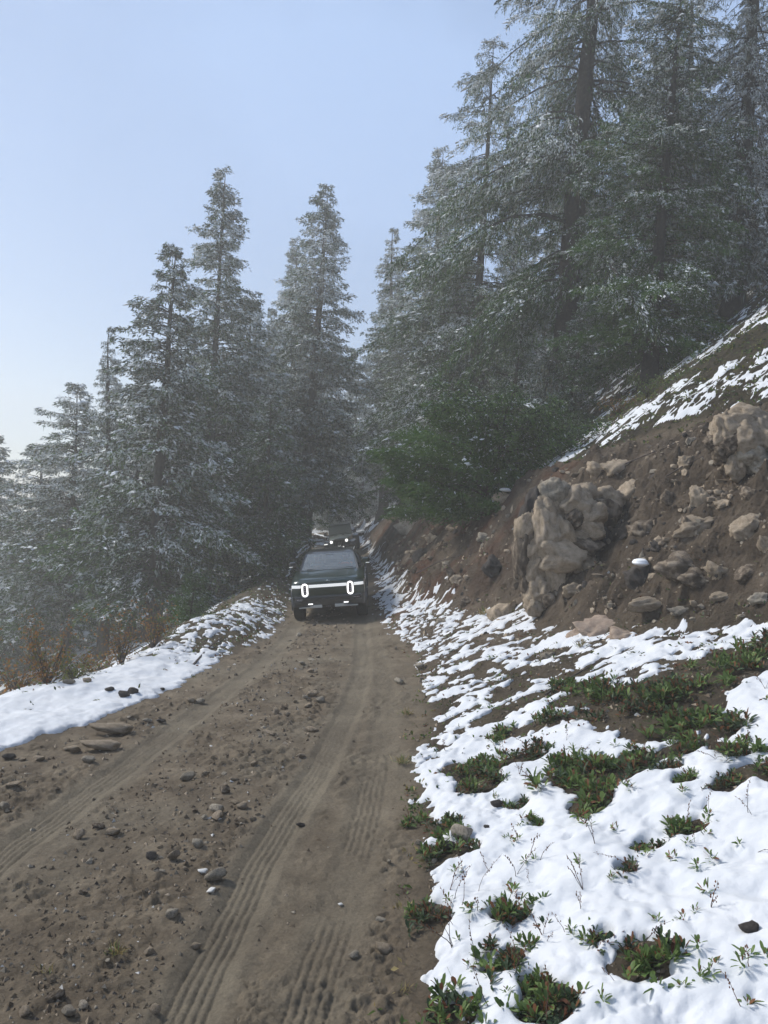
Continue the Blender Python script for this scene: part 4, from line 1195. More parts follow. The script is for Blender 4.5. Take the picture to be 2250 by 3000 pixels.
def stalk_meshes(seed, h=.22, lean=.5, buds=9):
    rs = np.random.RandomState(seed)
    a = rs.rand() * 6.28; pts = []
    for i in range(6):
        t = i / 5
        pts.append((math.cos(a) * h * lean * t ** 1.6 + rs.normal() * .003, math.sin(a) * h * lean * t ** 1.6 + rs.normal() * .003, h * t * (1 - .25 * lean * t)))
    mb = MB().tube(pts, [.0024 * (1.15 - i / 6) for i in range(6)], 4)
    bd = MB()
    for i in range(buds):
        t = .45 + .55 * i / buds; k = min(int(t * 5), 4); f = t * 5 - k
        p = Vector(pts[k]).lerp(Vector(pts[k + 1]), f) + Vector((rs.normal(), rs.normal(), 0)) * .006
        r = .0035 + rs.rand() * .003
        bd.add([p + Vector((r, 0, 0)), p + Vector((-r * .5, r * .8, 0)), p + Vector((-r * .5, -r * .8, 0)), p + Vector((0, 0, r * 2.2)), p - Vector((0, 0, r))],
               [(0, 1, 3), (1, 2, 3), (2, 0, 3), (1, 0, 4), (2, 1, 4), (0, 2, 4)])
    return mb, bd

TG = [tuft_mesh(600 + i, [M['leaf'], M['leaf_red']], n=54, h=.075, w=.020, spread=.10, red=.12, stems=5) for i in range(4)]
TD = [tuft_mesh(620 + i, [M['leaf_dark'], M['leaf_red']], n=60, h=.065, w=.018, spread=.11, red=.25, stems=6) for i in range(4)]
TS = [tuft_mesh(640 + i, [M['leaf'], M['leaf_red']], n=12, h=.06, w=.014, spread=.03, red=.3, stems=2) for i in range(4)]
STK = []
for i in range(6):
    a, b = stalk_meshes(660 + i, h=.16 + .03 * i, lean=.3 + .2 * (i % 3))
    o1 = a.build("stem", M['stem' if i % 2 else 'stem_dark']); o2 = b.build("seed_heads", M['leaf_red'])
    STK.append((o1.data, o2.data)); bpy.data.objects.remove(o1); bpy.data.objects.remove(o2)

def plant(x, y, meshes, size, label, group, stalks=0, sunk=0.0, name="leafy_plant"):
    z = gz(x, y) + max(0, has_snow(x, y)) * .75 - sunk
    o = empty(name, (x, y, z), (0, -.25 if x > ipt(XR, y) else 0, 0))
    link("foliage", rnd.choice(meshes), o, (0, 0, 0), (0, 0, rnd.uniform(0, 6.28)), (size, size, size * rnd.uniform(.8, 1.2)))
    for _ in range(stalks):
        s, b = rnd.choice(STK); r = rnd.uniform(0, 6.28); k = rnd.uniform(.7, 1.2); q = (rnd.uniform(-.05, .05), rnd.uniform(-.05, .05), 0)
        so = link("stem", s, o, q, (rnd.uniform(-.3, .3), 0, r), (k, k, k))
        link("seed_heads", b, so)
    return tag(o, label, "plant", group)

# in every hole of the snow
PG = "leafy plants in the bare hollows of the near snow bank"
nb = 0
for i, (vx, vy, r) in enumerate(HOLES):
    p = vh(vx, vy)
    if p is None: continue
    n = int(2 + r * 34)
    row = "upper" if vy < 1700 else ("middle" if vy < 1950 else "lower")
    colm = "road-side" if vx < 1090 else ("central" if vx < 1330 else "right-hand")
    where = ("in the %s of the big hollow above the near snow" % ("left end" if vx < 1400 else "right end" if vx > 1530 else "middle") if vy < 1640 and vx > 1250 else
             "in the bare hollow midway up the near snow" if vx > 1200 and vy < 1760 and r > .12 else
             "in the leafy hollow of the lower right snow" if vy > 2040 and vx > 1350 else "in a small hollow in the %s %s snow" % (row, colm))
    for k in range(n):
        a = rnd.uniform(0, 6.28); q = math.sqrt(rnd.random()) * r * 1.3
        x, y = p.x + math.cos(a) * q, p.y + math.sin(a) * q
        up = (math.cos(a) > -.2)       # most grow on the upper rim
        if not up and rnd.random() < .45 and r > .15: continue
        ms = TG if rnd.random() < .55 else TD
        wd = "bright green" if ms is TG else "dark green"
        plant(x, y, ms, rnd.uniform(.8, 1.25) * (1.0 if r > .09 else .7) * (1.25 if r > .2 else 1), "%s leafy plant %s" % (wd, where), PG, stalks=1 if rnd.random() < .15 else 0)
        nb += 1
        if nb > 285: break
    if nb > 285: break
# sprigs and dry stalks pushing through the snow itself
SG = "sprigs and dry stalks poking through the near snow"
for i in range(120):
    vx = rnd.uniform(900, 1659); vy = rnd.uniform(1480, 2200)
    p = vh(vx, vy)
    if p is None or has_snow(p.x, p.y) < .02: continue
    place = "near the road edge" if vx < 1150 else ("in the lower right corner" if vy > 1900 else "in the upper part of the near snow")
    if rnd.random() < .55: plant(p.x, p.y, TS, rnd.uniform(.6, 1.1), "small leafy sprig in the snow %s" % place, SG, stalks=rnd.choice([0, 0, 1]), name="sprig")
    else:
        o = empty("dry_stalk", (p.x, p.y, p.z + has_snow(p.x, p.y) * .7), (rnd.uniform(-.4, .4), rnd.uniform(-.6, .2), 0))
        for _ in range(rnd.choice([1, 1, 2, 3])):
            s, b = rnd.choice(STK); k = rnd.uniform(.6, 1.15)
            so = link("stem", s, o, (0, 0, 0), (rnd.uniform(-.3, .3), 0, rnd.uniform(0, 6.28)), (k, k, k)); link("seed_heads", b, so)
        tag(o, "thin reddish dry stalk in the snow %s" % place, "dry stalk", SG)

# small plants in and around the remoter snow: one mass of leaves nobody could count
def cover(name, label, n, yr, test, size, mats, seed, prob, blade=4, ht=.6):
    rs = np.random.RandomState(seed)
    Y = np.exp(rs.uniform(math.log(yr[0]), math.log(yr[1]), n)); X = rs.uniform(-.62, .64, n) * Y
    k = rs.rand(n) < test(X, Y); X, Y = X[k], Y[k]; n = len(X)
    th = snow_thick(X, Y); 
    k = rs.rand(n) < np.where(th > 0, prob, 1); X, Y, th = X[k], Y[k], th[k]; n = len(X)
    P = np.stack([X, Y, height(X, Y) + np.maximum(th, 0) * .7], 1)
    P = np.repeat(P, blade, 0); m = len(P); Yr = np.repeat(Y, blade)
    L = size * (.6 + .8 * rs.rand(m)) * (1 + .02 * Yr)
    P += rs.normal(size=(m, 3)) * np.array([1, 1, .15]) * L[:, None] * .6
    D = rs.normal(size=(m, 3)); D[:, 2] = np.abs(D[:, 2]) * ht + .25; D /= np.linalg.norm(D, axis=1)[:, None]
    V = blades(P, D, L, L * .42, rs, 1)
    pk = noise2(P[:, 0] / 1.1, P[:, 1] / 1.1, seed)
    mi = np.clip((rs.rand(m) + .5 * pk) * len(mats), 0, len(mats) - 1).astype(int)
    tag(link(name, mesh_np(name, V, quads=np.arange(m * 4).reshape(-1, 4), mats=mats, qm=mi)), label, None, None, "stuff")

def t_hill(X, Y):
    bx = ipt(BX, Y); wid = np.interp(Y, [10, 14, 20, 26, 32, 50], [3.2, 2.9, 2.6, 1.6, 1.2, 1.2])
    a = sstep(-.25, .15, X - bx) * (1 - .6 * sstep(1.2, 4.5, X - bx - wid))
    band = np.exp(-((X - bx - wid - .6) / 1.1) ** 2) * .6
    return np.clip(a * .8 + band, 0, 1) * (Y > 9)
cover("ground_cover", "low green and yellowish ground cover on the slope above the bank", 32000, (9, 46), t_hill, .065, [M['moss'], M['leaf_dark'], M['moss'], M['leaf']], 81, .10)
def t_bank(X, Y):
    xr, ax = ipt(XR, Y), ipt(AX, Y)
    a = sstep(-.15, .1, X - xr) * (1 - sstep(.2, 1.0, X - ax - .5 * sstep(17, 20, Y)))
    return a * np.clip(.12 + .75 * sstep(.0, .35, fbm2(X, Y, .6, 3, 83)), 0, 1) * (Y > 7)
cover("bank_plants", "small leafy plants matted through the snow at the foot of the bank", 30000, (7, 34), t_bank, .042, [M['leaf'], M['moss'], M['leaf_dark'], M['leaf_red']], 82, .26)
def t_left(X, Y):
    xl, sl = ipt(XL, Y), ipt(SL, Y)
    a = (1 - sstep(-.2, .1, X - xl)) * sstep(-2.4, -.8, X - sl)
    f = sstep(-.1, .3, fbm2(X, Y, .7, 3, 84))
    near = 1 - sstep(13, 16, Y)
    rim = np.exp(-((X - sl) / .6) ** 2)
    return np.clip(a * ((1 - near) * (.35 + .6 * f) + near * (.05 + .45 * rim)), 0, 1)
cover("verge_plants", "mossy green and yellow plants on the left berm and verge", 38000, (7, 45), t_left, .05, [M['moss'], M['leaf_dark'], M['moss'], M['leaf'], M['leaf_red']], 85, .16)
def t_grass(X, Y):
    xr = ipt(XR, Y)
    return np.exp(-((X - xr + .05) / .13) ** 2) * .5 * sstep(-.05, .2, fbm2(X, Y, .7, 2, 86)) * (Y < 16)
cover("edge_grass", "dry yellow grass along the right edge of the road", 9000, (3, 16), t_grass, .05, [M['straw'], M['straw'], M['leaf']], 87, .1, blade=3, ht=1.2)

# single clumps worth naming
def grass_clump(vx, vy, label, n=46, h=.11):
    p = vh(vx, vy); rs = np.random.RandomState(vx)
    P = np.tile(np.array(p), (n, 1)) + rs.normal(size=(n, 3)) * (.03, .02, 0)
    D = rs.normal(size=(n, 3)) * .7; D[:, 2] = 1; D /= np.linalg.norm(D, axis=1)[:, None]
    L = h * rs.uniform(.5, 1.2, n)
    me = mesh_np("grass_tuft", blades(P - np.array(p), D, L, L * .05 + .002, rs, 1), quads=np.arange(n * 4).reshape(-1, 4), mats=[M['straw'], M['leaf']], qm=(rs.rand(n) < .3) * 1)
    tag(link("grass_tuft", me, None, p), label, "grass tuft")
grass_clump(250, 2062, "lone tuft of yellowish grass growing in the lower left of the road")
grass_clump(868, 1650, "straw tuft hanging at the road edge above the near snow", 60, .13)
grass_clump(878, 1545, "dry grass tuft at the right road edge beside the snow tongue", 50, .13)
grass_clump(1255, 1400, "yellow grass tuft below the large pinkish boulder", 50, .18)
grass_clump(1045, 1330, "straw tuft standing left of the jagged pale rock", 60, .25)
grass_clump(880, 2140, "small green grass clump beside the lower right snow edge", 24, .06)
grass_clump(100, 2100, "faint straw wisp near the lower left corner", 20, .07)

def shrub(vx, vy, Y, w, h, label, seed, leafm='leaf_orange', dens=240):
    rs = np.random.RandomState(seed)
    b = va(vx, vy, Y); z = gz(b.x, Y)
    o = empty("shrub", (b.x, Y, z))
    paths = []; R_ = []
    for i in range(26):
        a = rs.rand() * 6.28; L = rs.uniform(.5, 1) * h
        s = np.linspace(0, 1, 5)
        paths.append(np.stack([np.cos(a) * w * .5 * s * rs.uniform(.3, 1) + rs.normal(size=5) * .02, np.sin(a) * w * .4 * s * rs.uniform(.3, 1) + rs.normal(size=5) * .02, L * s], 1)); R_.append(.009 * (1.1 - s))
    paths = np.array(paths)
    V, Q = tubes_np(paths, np.array(R_), 3)
    link("twigs", mesh_np("twigs", V, quads=Q, mats=[M['stem_dark']]), o)
    bi = rs.randint(0, 26, dens * 2); si = rs.randint(1, 5, dens * 2)
    P = paths[bi, si] + rs.normal(size=(dens * 2, 3)) * .07
    D = rs.normal(size=(dens * 2, 3)); D /= np.linalg.norm(D, axis=1)[:, None]
    L = rs.uniform(.03, .065, dens * 2)
    link("leaves", mesh_np("leaves", blades(P, D, L, L * .6, rs, 1), quads=np.arange(dens * 8).reshape(-1, 4), mats=[M[leafm], M['moss']], qm=(rs.rand(dens * 2) < .25) * 1), o)
    tag(o, label, "shrub")
shrub(105, 1478, 12.2, 1.7, 1.15, "orange-brown autumn shrub behind the left snow strip, largest of them", 901, dens=420)
shrub(40, 1482, 11.9, 1.0, .55, "low orange shrub at the far left behind the snow", 902)
shrub(262, 1428, 14.6, 1.2, 1.25, "thin orange shrub at the drop between the large one and the berm", 903, dens=300)
shrub(330, 1400, 15.6, 1.2, .9, "yellow-brown shrub against the snowy berm", 904)
shrub(205, 1450, 13.6, .9, .5, "small orange shrub right of the largest one", 905)
shrub(165, 1465, 13.0, .9, .4, "low greenish-brown shrub on the rim of the snow strip", 906, 'moss')
shrub(1395, 930, 20.5, 1.3, .6, "yellowish shrub under the dark fir above the snow strip", 907, 'leaf')
shrub(1330, 950, 21.5, 1.2, .5, "yellow and brown shrub at the top of the snow strip", 908)

# roots and sticks on the bank
for i, (pts, r, lab) in enumerate([
        ([(1300, 1020), (1345, 1005), (1400, 985), (1450, 965), (1500, 945)], .014, "thin dark root running along the top edge of the bank"),
        ([(1180, 1505), (1230, 1470), (1290, 1435), (1370, 1405)], .012, "dark stick lying across the lower bank above the snow"),
        ([(1440, 1035), (1475, 1010), (1520, 990)], .012, "short root sticking out below the upper snow strip"),
        ([(900, 1240), (950, 1215), (1000, 1200)], .015, "thin fallen branch on the reddish bank"),
        ([(420, 1440), (450, 1405), (480, 1380)], .02, "bare twig at the lower end of the left berm")]):
    P = [vh(*q) for q in pts]
    P = [q + Vector((-.02, -.03, .03)) for q in P if q is not None]
    if len(P) > 1: tag(MB().tube(P, [r * (1.2 - j / len(P)) for j in range(len(P))], 6).build("fallen_branch", M['stem_dark'], smooth=True), lab, "branch")

def log(p0, p1, r, label, snowy=True, sr=.6):
    p0, p1 = Vector(p0), Vector(p1)
    o = empty("fallen_log", p0)
    n = 9
    P = [(p1 - p0) * (i / (n - 1)) + Vector((rnd.gauss(0, .02), rnd.gauss(0, .02), rnd.gauss(0, .02))) for i in range(n)]
    MB().tube(P, [r * (1 - .35 * i / n) for i in range(n)], 10).build("trunk", M['bark'], o, True)
    if snowy: MB().tube([q + Vector((0, 0, r * .75)) for q in P], [r * sr * (1 - .3 * i / n) for i in range(n)], 8).build("snow_cap", M['tree_snow'], o, True)
    tag(o, label, "log")
a = va(757, 1156, 50); b = va(787, 1153, 50)
log((a.x, 50, a.z), (b.x, 50, b.z), .16, "snow-topped log lying right of the off-road car at the road's end", sr=.9)
log((va(680, 1158, 50).x, 50, va(680, 1158, 50).z), (va(704, 1163, 49).x, 49, va(704, 1163, 49).z), .14, "snow-dusted log left of the off-road car under the stout conifer")
for x0, y0, x1, y1, lab in [(640, 1205, 668, 1184, "snowy fallen branch on the slope left of the pickup's roof"), (642, 1196, 664, 1178, "upper snowy fallen branch left of the pickup's roof"), (620, 1248, 634, 1218, "snow-covered stick leaning on the mossy berm")]:
    A = va(x0, y0, 31); B = va(x1, y1, 33)
    A.z = max(A.z, gz(A.x, A.y) + .05); B.z = max(B.z, gz(B.x, B.y) + .1)
    log(A, B, .045, lab, sr=.8)
# ------------------------------------------------------------------ vehicles
def glassmat(name, tint, base=.12, rough=.02, veil=.1):
    m = bpy.data.materials.new(name); m.use_nodes = True
    nt = m.node_tree; nt.nodes.clear(); L = nt.links
    o = nt.nodes.new("ShaderNodeOutputMaterial")
    t = N(nt, "ShaderNodeBsdfTransparent"); t.inputs[0].default_value = (*tint, 1)
    g = N(nt, "ShaderNodeBsdfGlossy", Roughness=rough)
    f = N(nt, "ShaderNodeFresnel", IOR=1.6)
    a = N(nt, "ShaderNodeMath", operation='ADD'); a.inputs[1].default_value = base; a.use_clamp = True
    L.new(f.outputs[0], a.inputs[0])
    df = N(nt, "ShaderNodeBsdfDiffuse"); df.inputs[0].default_value = (.46, .50, .48, 1)      # grey imitating the pale reflection on the pane
    fx = N(nt, "ShaderNodeMixShader"); fx.inputs[0].default_value = veil; L.new(t.outputs[0], fx.inputs[1]); L.new(df.outputs[0], fx.inputs[2])
    x = N(nt, "ShaderNodeMixShader"); L.new(a.outputs[0], x.inputs[0]); L.new(fx.outputs[0], x.inputs[1]); L.new(g.outputs[0], x.inputs[2]); L.new(x.outputs[0], o.inputs[0])
    return m
M['glass'] = glassmat("window_glass", (.82, .87, .85), .12, veil=.22)
M['glass_j'] = glassmat("jeep_window_glass", (.45, .52, .50), .25, veil=.5)
def paint(name, col, dirt=(.10, .08, .06), amount=.45):
    """car paint, with mud film thickening towards the sills"""
    m = bpy.data.materials.new(name); m.use_nodes = True
    nt = m.node_tree; L = nt.links; b = nt.nodes["Principled BSDF"]
    tc = N(nt, "ShaderNodeTexCoord"); n = N(nt, "ShaderNodeTexNoise", Scale=3.5, Detail=8, Roughness=.7); L.new(tc.outputs["Object"], n.inputs["Vector"])
    sx = N(nt, "ShaderNodeSeparateXYZ"); L.new(tc.outputs["Object"], sx.inputs[0])
    mr = N(nt, "ShaderNodeMapRange"); mr.inputs[1].default_value = 1.0; mr.inputs[2].default_value = .35; mr.inputs[3].default_value = -.25; mr.inputs[4].default_value = amount
    L.new(sx.outputs[2], mr.inputs[0])
    ad = N(nt, "ShaderNodeMath", operation='ADD'); L.new(mr.outputs[0], ad.inputs[0])
    m2 = N(nt, "ShaderNodeMapRange"); m2.inputs[1].default_value = .4; m2.inputs[2].default_value = .75; m2.inputs[3].default_value = 0; m2.inputs[4].default_value = .22
    L.new(n.outputs[0], m2.inputs[0]); L.new(m2.outputs[0], ad.inputs[1]); ad.use_clamp = True
    x = N(nt, "ShaderNodeMixRGB"); L.new(ad.outputs[0], x.inputs[0]); x.inputs[1].default_value = (*col, 1); x.inputs[2].default_value = (*dirt, 1)
    L.new(x.outputs[0], b.inputs["Base Color"])
    r = N(nt, "ShaderNodeMapRange"); r.inputs[3].default_value = .28; r.inputs[4].default_value = .85; L.new(ad.outputs[0], r.inputs[0]); L.new(r.outputs[0], b.inputs["Roughness"])
    cw = N(nt, "ShaderNodeMapRange"); cw.inputs[3].default_value = .9; cw.inputs[4].default_value = .1; L.new(ad.outputs[0], cw.inputs[0]); L.new(cw.outputs[0], b.inputs["Coat Weight"])
    b.inputs["Coat Roughness"].default_value = .06
    b.inputs["Metallic"].default_value = .15
    return m
M['green_paint'] = paint("dark_green_paint", (.007, .025, .016), amount=.06)
M['grey_paint'] = paint("grey_green_paint", (.13, .15, .135), amount=.5)
M['black_trim'] = paint("black_plastic_trim", (.010, .011, .011), (.05, .042, .034), .05)
M['black_trim'].node_tree.nodes["Principled BSDF"].inputs["Metallic"].default_value = 0
M['tyre'] = noisy("tyre_rubber", [(.35, (.010, .010, .010)), (.7, (.035, .030, .025))], 12, 5, .9, .3, .004, 60, .2)
M['rim'] = mat("wheel_rim", (.03, .03, .032), .4, .8)
M['silver'] = mat("brushed_silver", (.62, .64, .64), .35, .6)
M['lamp'] = mat("daylight_lamp", (1, 1, 1), .3, emit=(1, .985, .96), estr=1.15)
M['lampbar'] = mat("light_bar_lens", (.85, .87, .85), .25, coat=.5, emit=(1, .99, .96), estr=.4)
M['lamp_dark'] = mat("lamp_glass_dark", (.03, .025, .03), .15, coat=1)
M['led'] = mat("small_led_lens", (.5, .45, .48), .1, .3)
M['interior'] = mat("cabin_lining", (.17, .19, .18), .8)
M['interior_pale'] = mat("pale_pillar_trim", (.42, .50, .46), .7)
M['seat'] = mat("seat_cover", (.10, .105, .10), .7)
M['skin'] = mat("skin", (.42, .26, .19), .6)
M['hair'] = mat("hair", (.035, .025, .02), .8)
M['coat_white'] = mat("pale_grey_jacket", (.75, .78, .78), .85)
M['coat_orange'] = mat("orange_red_jacket", (.62, .12, .05), .85)
M['trousers'] = mat("dark_trousers", (.03, .035, .05), .9)
M['plate'] = mat("plate_enamel", (.34, .38, .42), .5)
M['plate_ink'] = mat("plate_lettering", (.10, .16, .16), .6)

def curve_y(x): return .13 * max(0, (abs(x) - .55) / .46) ** 2.4      # how far the nose sweeps back towards its corners

def wheel(parent, x, y, r, w, steer=0.0, knob=22):
    rng = []
    prof = [(-.5, .60), (-.5, .90), (-.42, .975), (-.2, 1.0), (.2, 1.0), (.42, .975), (.5, .90), (.5, .60)]
    n = 44; secs = []
    for k in range(n):
        a = 2 * math.pi * k / n
        s_ = [(w * u, r * v * math.cos(a) * (1.0 if (k % 2 or v < .96) else .972), r * v * math.sin(a) * (1.0 if (k % 2 or v < .96) else .972)) for u, v in prof]
        secs.append(s_)
    V = [p for s_ in secs for p in s_]; F = []; m = len(prof)
    for k in range(n):
        for j in range(m): F.append((k * m + j, k * m + (j + 1) % m, ((k + 1) % n) * m + (j + 1) % m, ((k + 1) % n) * m + j))
    t = MB().add(V, F).build("wheel", M['tyre'], parent, True, loc=(x, y, r), rot=(0, 0, steer))
    sx = 1 if x > 0 else -1
    b = MB()
    for k in range(6):
        a = 2 * math.pi * k / 6
        b.box((sx * w * .36, math.cos(a) * r * .32, math.sin(a) * r * .32), (w * .12, r * .16, r * .52), rot=Matrix.Rotation(a - math.pi / 2, 3, 'X'))
    b.tube([(sx * w * .30, 0, 0), (sx * w * .42, 0, 0)], r * .14, 12)
    ring = []
    for q in (.46, .60):
        ring.append([(sx * w * .43, math.cos(2 * math.pi * k / 28) * r * q, math.sin(2 * math.pi * k / 28) * r * q) for k in range(28)])
    b.loft([ring[0], ring[1], [(sx * w * .25, p[1], p[2]) for p in ring[1]], [(sx * w * .25, p[1] * .8, p[2] * .8) for p in ring[1]]], cap=False)
    b.build("rim", M['rim'], t, True)
    return t

def stadium(cx, cz, w, h, n=10):
    r = w / 2; s = h / 2 - r
    return [(cx + r * math.cos(a), cz + s + r * math.sin(a)) for a in [math.pi * i / n for i in range(n + 1)]] + \
           [(cx + r * math.cos(a), cz - s + r * math.sin(a)) for a in [math.pi + math.pi * i / n for i in range(n + 1)]]

def skin_body(name, J, E, Rd, root, mats, matfn, parent=None):
    me = bpy.data.meshes.new(name); me.from_pydata(J, E, []); o = bpy.data.objects.new(name, me); COL.objects.link(o)
    sk = o.modifiers.new("s", 'SKIN'); sk.use_smooth_shade = True
    for i, r in enumerate(Rd): 
        me.skin_vertices[0].data[i].radius = (r, r) if not hasattr(r, '__len__') else r
        me.skin_vertices[0].data[i].use_root = (i == root)
    ss = o.modifiers.new("u", 'SUBSURF'); ss.levels = 1; ss.render_levels = 1
    dg = bpy.context.evaluated_depsgraph_get(); ev = o.evaluated_get(dg)
    m2 = bpy.data.meshes.new_from_object(ev)
    bpy.data.objects.remove(o)
    m2.name = name
    m2.materials.clear()
    for m in mats: m2.materials.append(m)
    for p in m2.polygons: p.material_index = matfn(p.center); p.use_smooth = True
    return link(name, m2, parent)

def person_sitting(loc, rot, coat, label, hands_wheel, cap):
    """seated figure facing -Y (as the vehicle does), origin at the seat"""
    o = empty("person", loc, rot)
    wz = .36
    if hands_wheel: hl, hr = (-.17, -.52, .46), (.17, -.52, .46); el, er = (-.30, -.22, .28), (.30, -.22, .28)
    else: hl, hr = (-.10, -.34, .14), (.12, -.36, .14); el, er = (-.27, -.10, .22), (.27, -.10, .22)
    J = [(0, 0, .08), (0, .02, .25), (0, .03, .42), (0, .01, .54), (0, -.01, .60), (0, -.03, .70), (0, -.035, .80),
         (-.19, .02, .48), el, tuple(a + (b - a) * .85 for a, b in zip(el, hl)), hl, (.19, .02, .48), er, tuple(a + (b - a) * .85 for a, b in zip(er, hr)), hr,
         (-.10, -.05, .06), (-.14, -.46, .12), (-.14, -.52, -.30), (-.14, -.64, -.34), (.10, -.05, .06), (.14, -.46, .12), (.14, -.52, -.30), (.14, -.64, -.34)]
    E = [(0, 1), (1, 2), (2, 3), (3, 4), (4, 5), (5, 6), (3, 7), (7, 8), (8, 9), (9, 10), (3, 11), (11, 12), (12, 13), (13, 14), (0, 15), (15, 16), (16, 17), (17, 18), (0, 19), (19, 20), (20, 21), (21, 22)]
    R = [(.15, .12), (.15, .11), (.17, .12), (.10, .08), .055, (.075, .095), (.072, .085), .07, .055, .038, .040, .07, .055, .038, .040, .09, .07, .05, .04, .09, .07, .05, .04]
    def mf(c):
        if c.z > .565: return 1
        if (Vector(c) - Vector(hl)).length < .075 or (Vector(c) - Vector(hr)).length < .075: return 1
        if c.z < .12 and not (abs(c.x) < .2 and c.y > -.12): return 2
        return 0
    b = skin_body("body", J, E, R, 0, [coat, M['skin'], M['trousers']], mf, o)
    f = MB()     # nose, ears, eyes' sockets
    f.box((0, -.125, .735), (.028, .035, .045), taper=.6); f.box((-.078, -.02, .74), (.018, .03, .055)); f.box((.078, -.02, .74), (.018, .03, .055))
    f.build("face", M['skin'], o, bevel=.006)
    e = MB(); e.box((-.03, -.118, .765), (.026, .012, .012)); e.box((.03, -.118, .765), (.026, .012, .012)); e.box((0, -.115, .69), (.045, .012, .008)); e.build("eyes_and_mouth", M['hair'], o)
    hV = []
    secs = []
    for i in range(6):
        t = i / 5; rr = math.cos(t * math.pi / 2 * .97)
        secs.append([(.092 * rr * math.cos(a), -.015 + .115 * rr * math.sin(a), .775 + .115 * math.sin(t * math.pi / 2)) for a in [2 * math.pi * k / 14 for k in range(14)]])
    h = MB().loft(secs)
    if cap: h.box((0, -.14, .80), (.13, .10, .012))
    h.build("cap" if cap else "hair", M['coat_white'] if cap else M['hair'], o, True)
    # fingers round the wheel rim / resting on the lap
    for k, hp in enumerate((hl, hr)):
        g = MB()
        for j in range(4):
            q = Vector(hp) + Vector(((j - 1.5) * .018, -.03, .005))
            g.tube([q, q + Vector((0, -.028 + .003 * abs(j - 1.5), .012)), q + Vector((0, -.045 + .004 * abs(j - 1.5), -.008)), q + Vector((0, -.035, -.028))], [.009, .0085, .008, .007], 6)
        q = Vector(hp) + Vector(((.035 if k == 0 else -.035), -.01, .01)); g.tube([q, q + Vector((.012 if k == 0 else -.012, -.025, .012)), q + Vector((0, -.045, .006))], [.011, .010, .008], 6)
        g.build("fingers", M['skin'], o, True)
    tag(o, label, "person")
    return o

def place_vehicle(name, axle_x, axle_y, wb, half, foh, yaw, lift=0.0):
    """stand the four wheels on the road"""
    c, s = math.cos(yaw), math.sin(yaw)
    def W(x, y): return axle_x + x * c - (y - foh) * s, axle_y + x * s + (y - foh) * c
    pts = [(x, y) + W(x, y) for x in (-half, half) for y in (foh, foh + wb)]
    def g(X, Y): return max(gz(X + dx, Y + dy) for dx in (-.1, 0, .1) for dy in (-.08, 0, .08)) - .02
    z = {(x > 0, y > foh + .1): g(X, Y) for x, y, X, Y in pts}
    roll = math.atan2((z[(True, False)] + z[(True, True)] - z[(False, False)] - z[(False, True)]) / 2, 2 * half)
    pitch = math.atan2((z[(False, True)] + z[(True, True)] - z[(False, False)] - z[(True, False)]) / 2, wb)
    zf = (z[(True, False)] + z[(False, False)]) / 2
    R = Matrix.Rotation(yaw, 4, 'Z') @ Matrix.Rotation(pitch, 4, 'X') @ Matrix.Rotation(-roll, 4, 'Y')
    P = Vector((axle_x, axle_y, zf)) - (R @ Vector((0, foh, 0)))
    o = empty(name); o.location = P; o.rotation_euler = R.to_euler()
    return o, Matrix.Translation(P) @ R

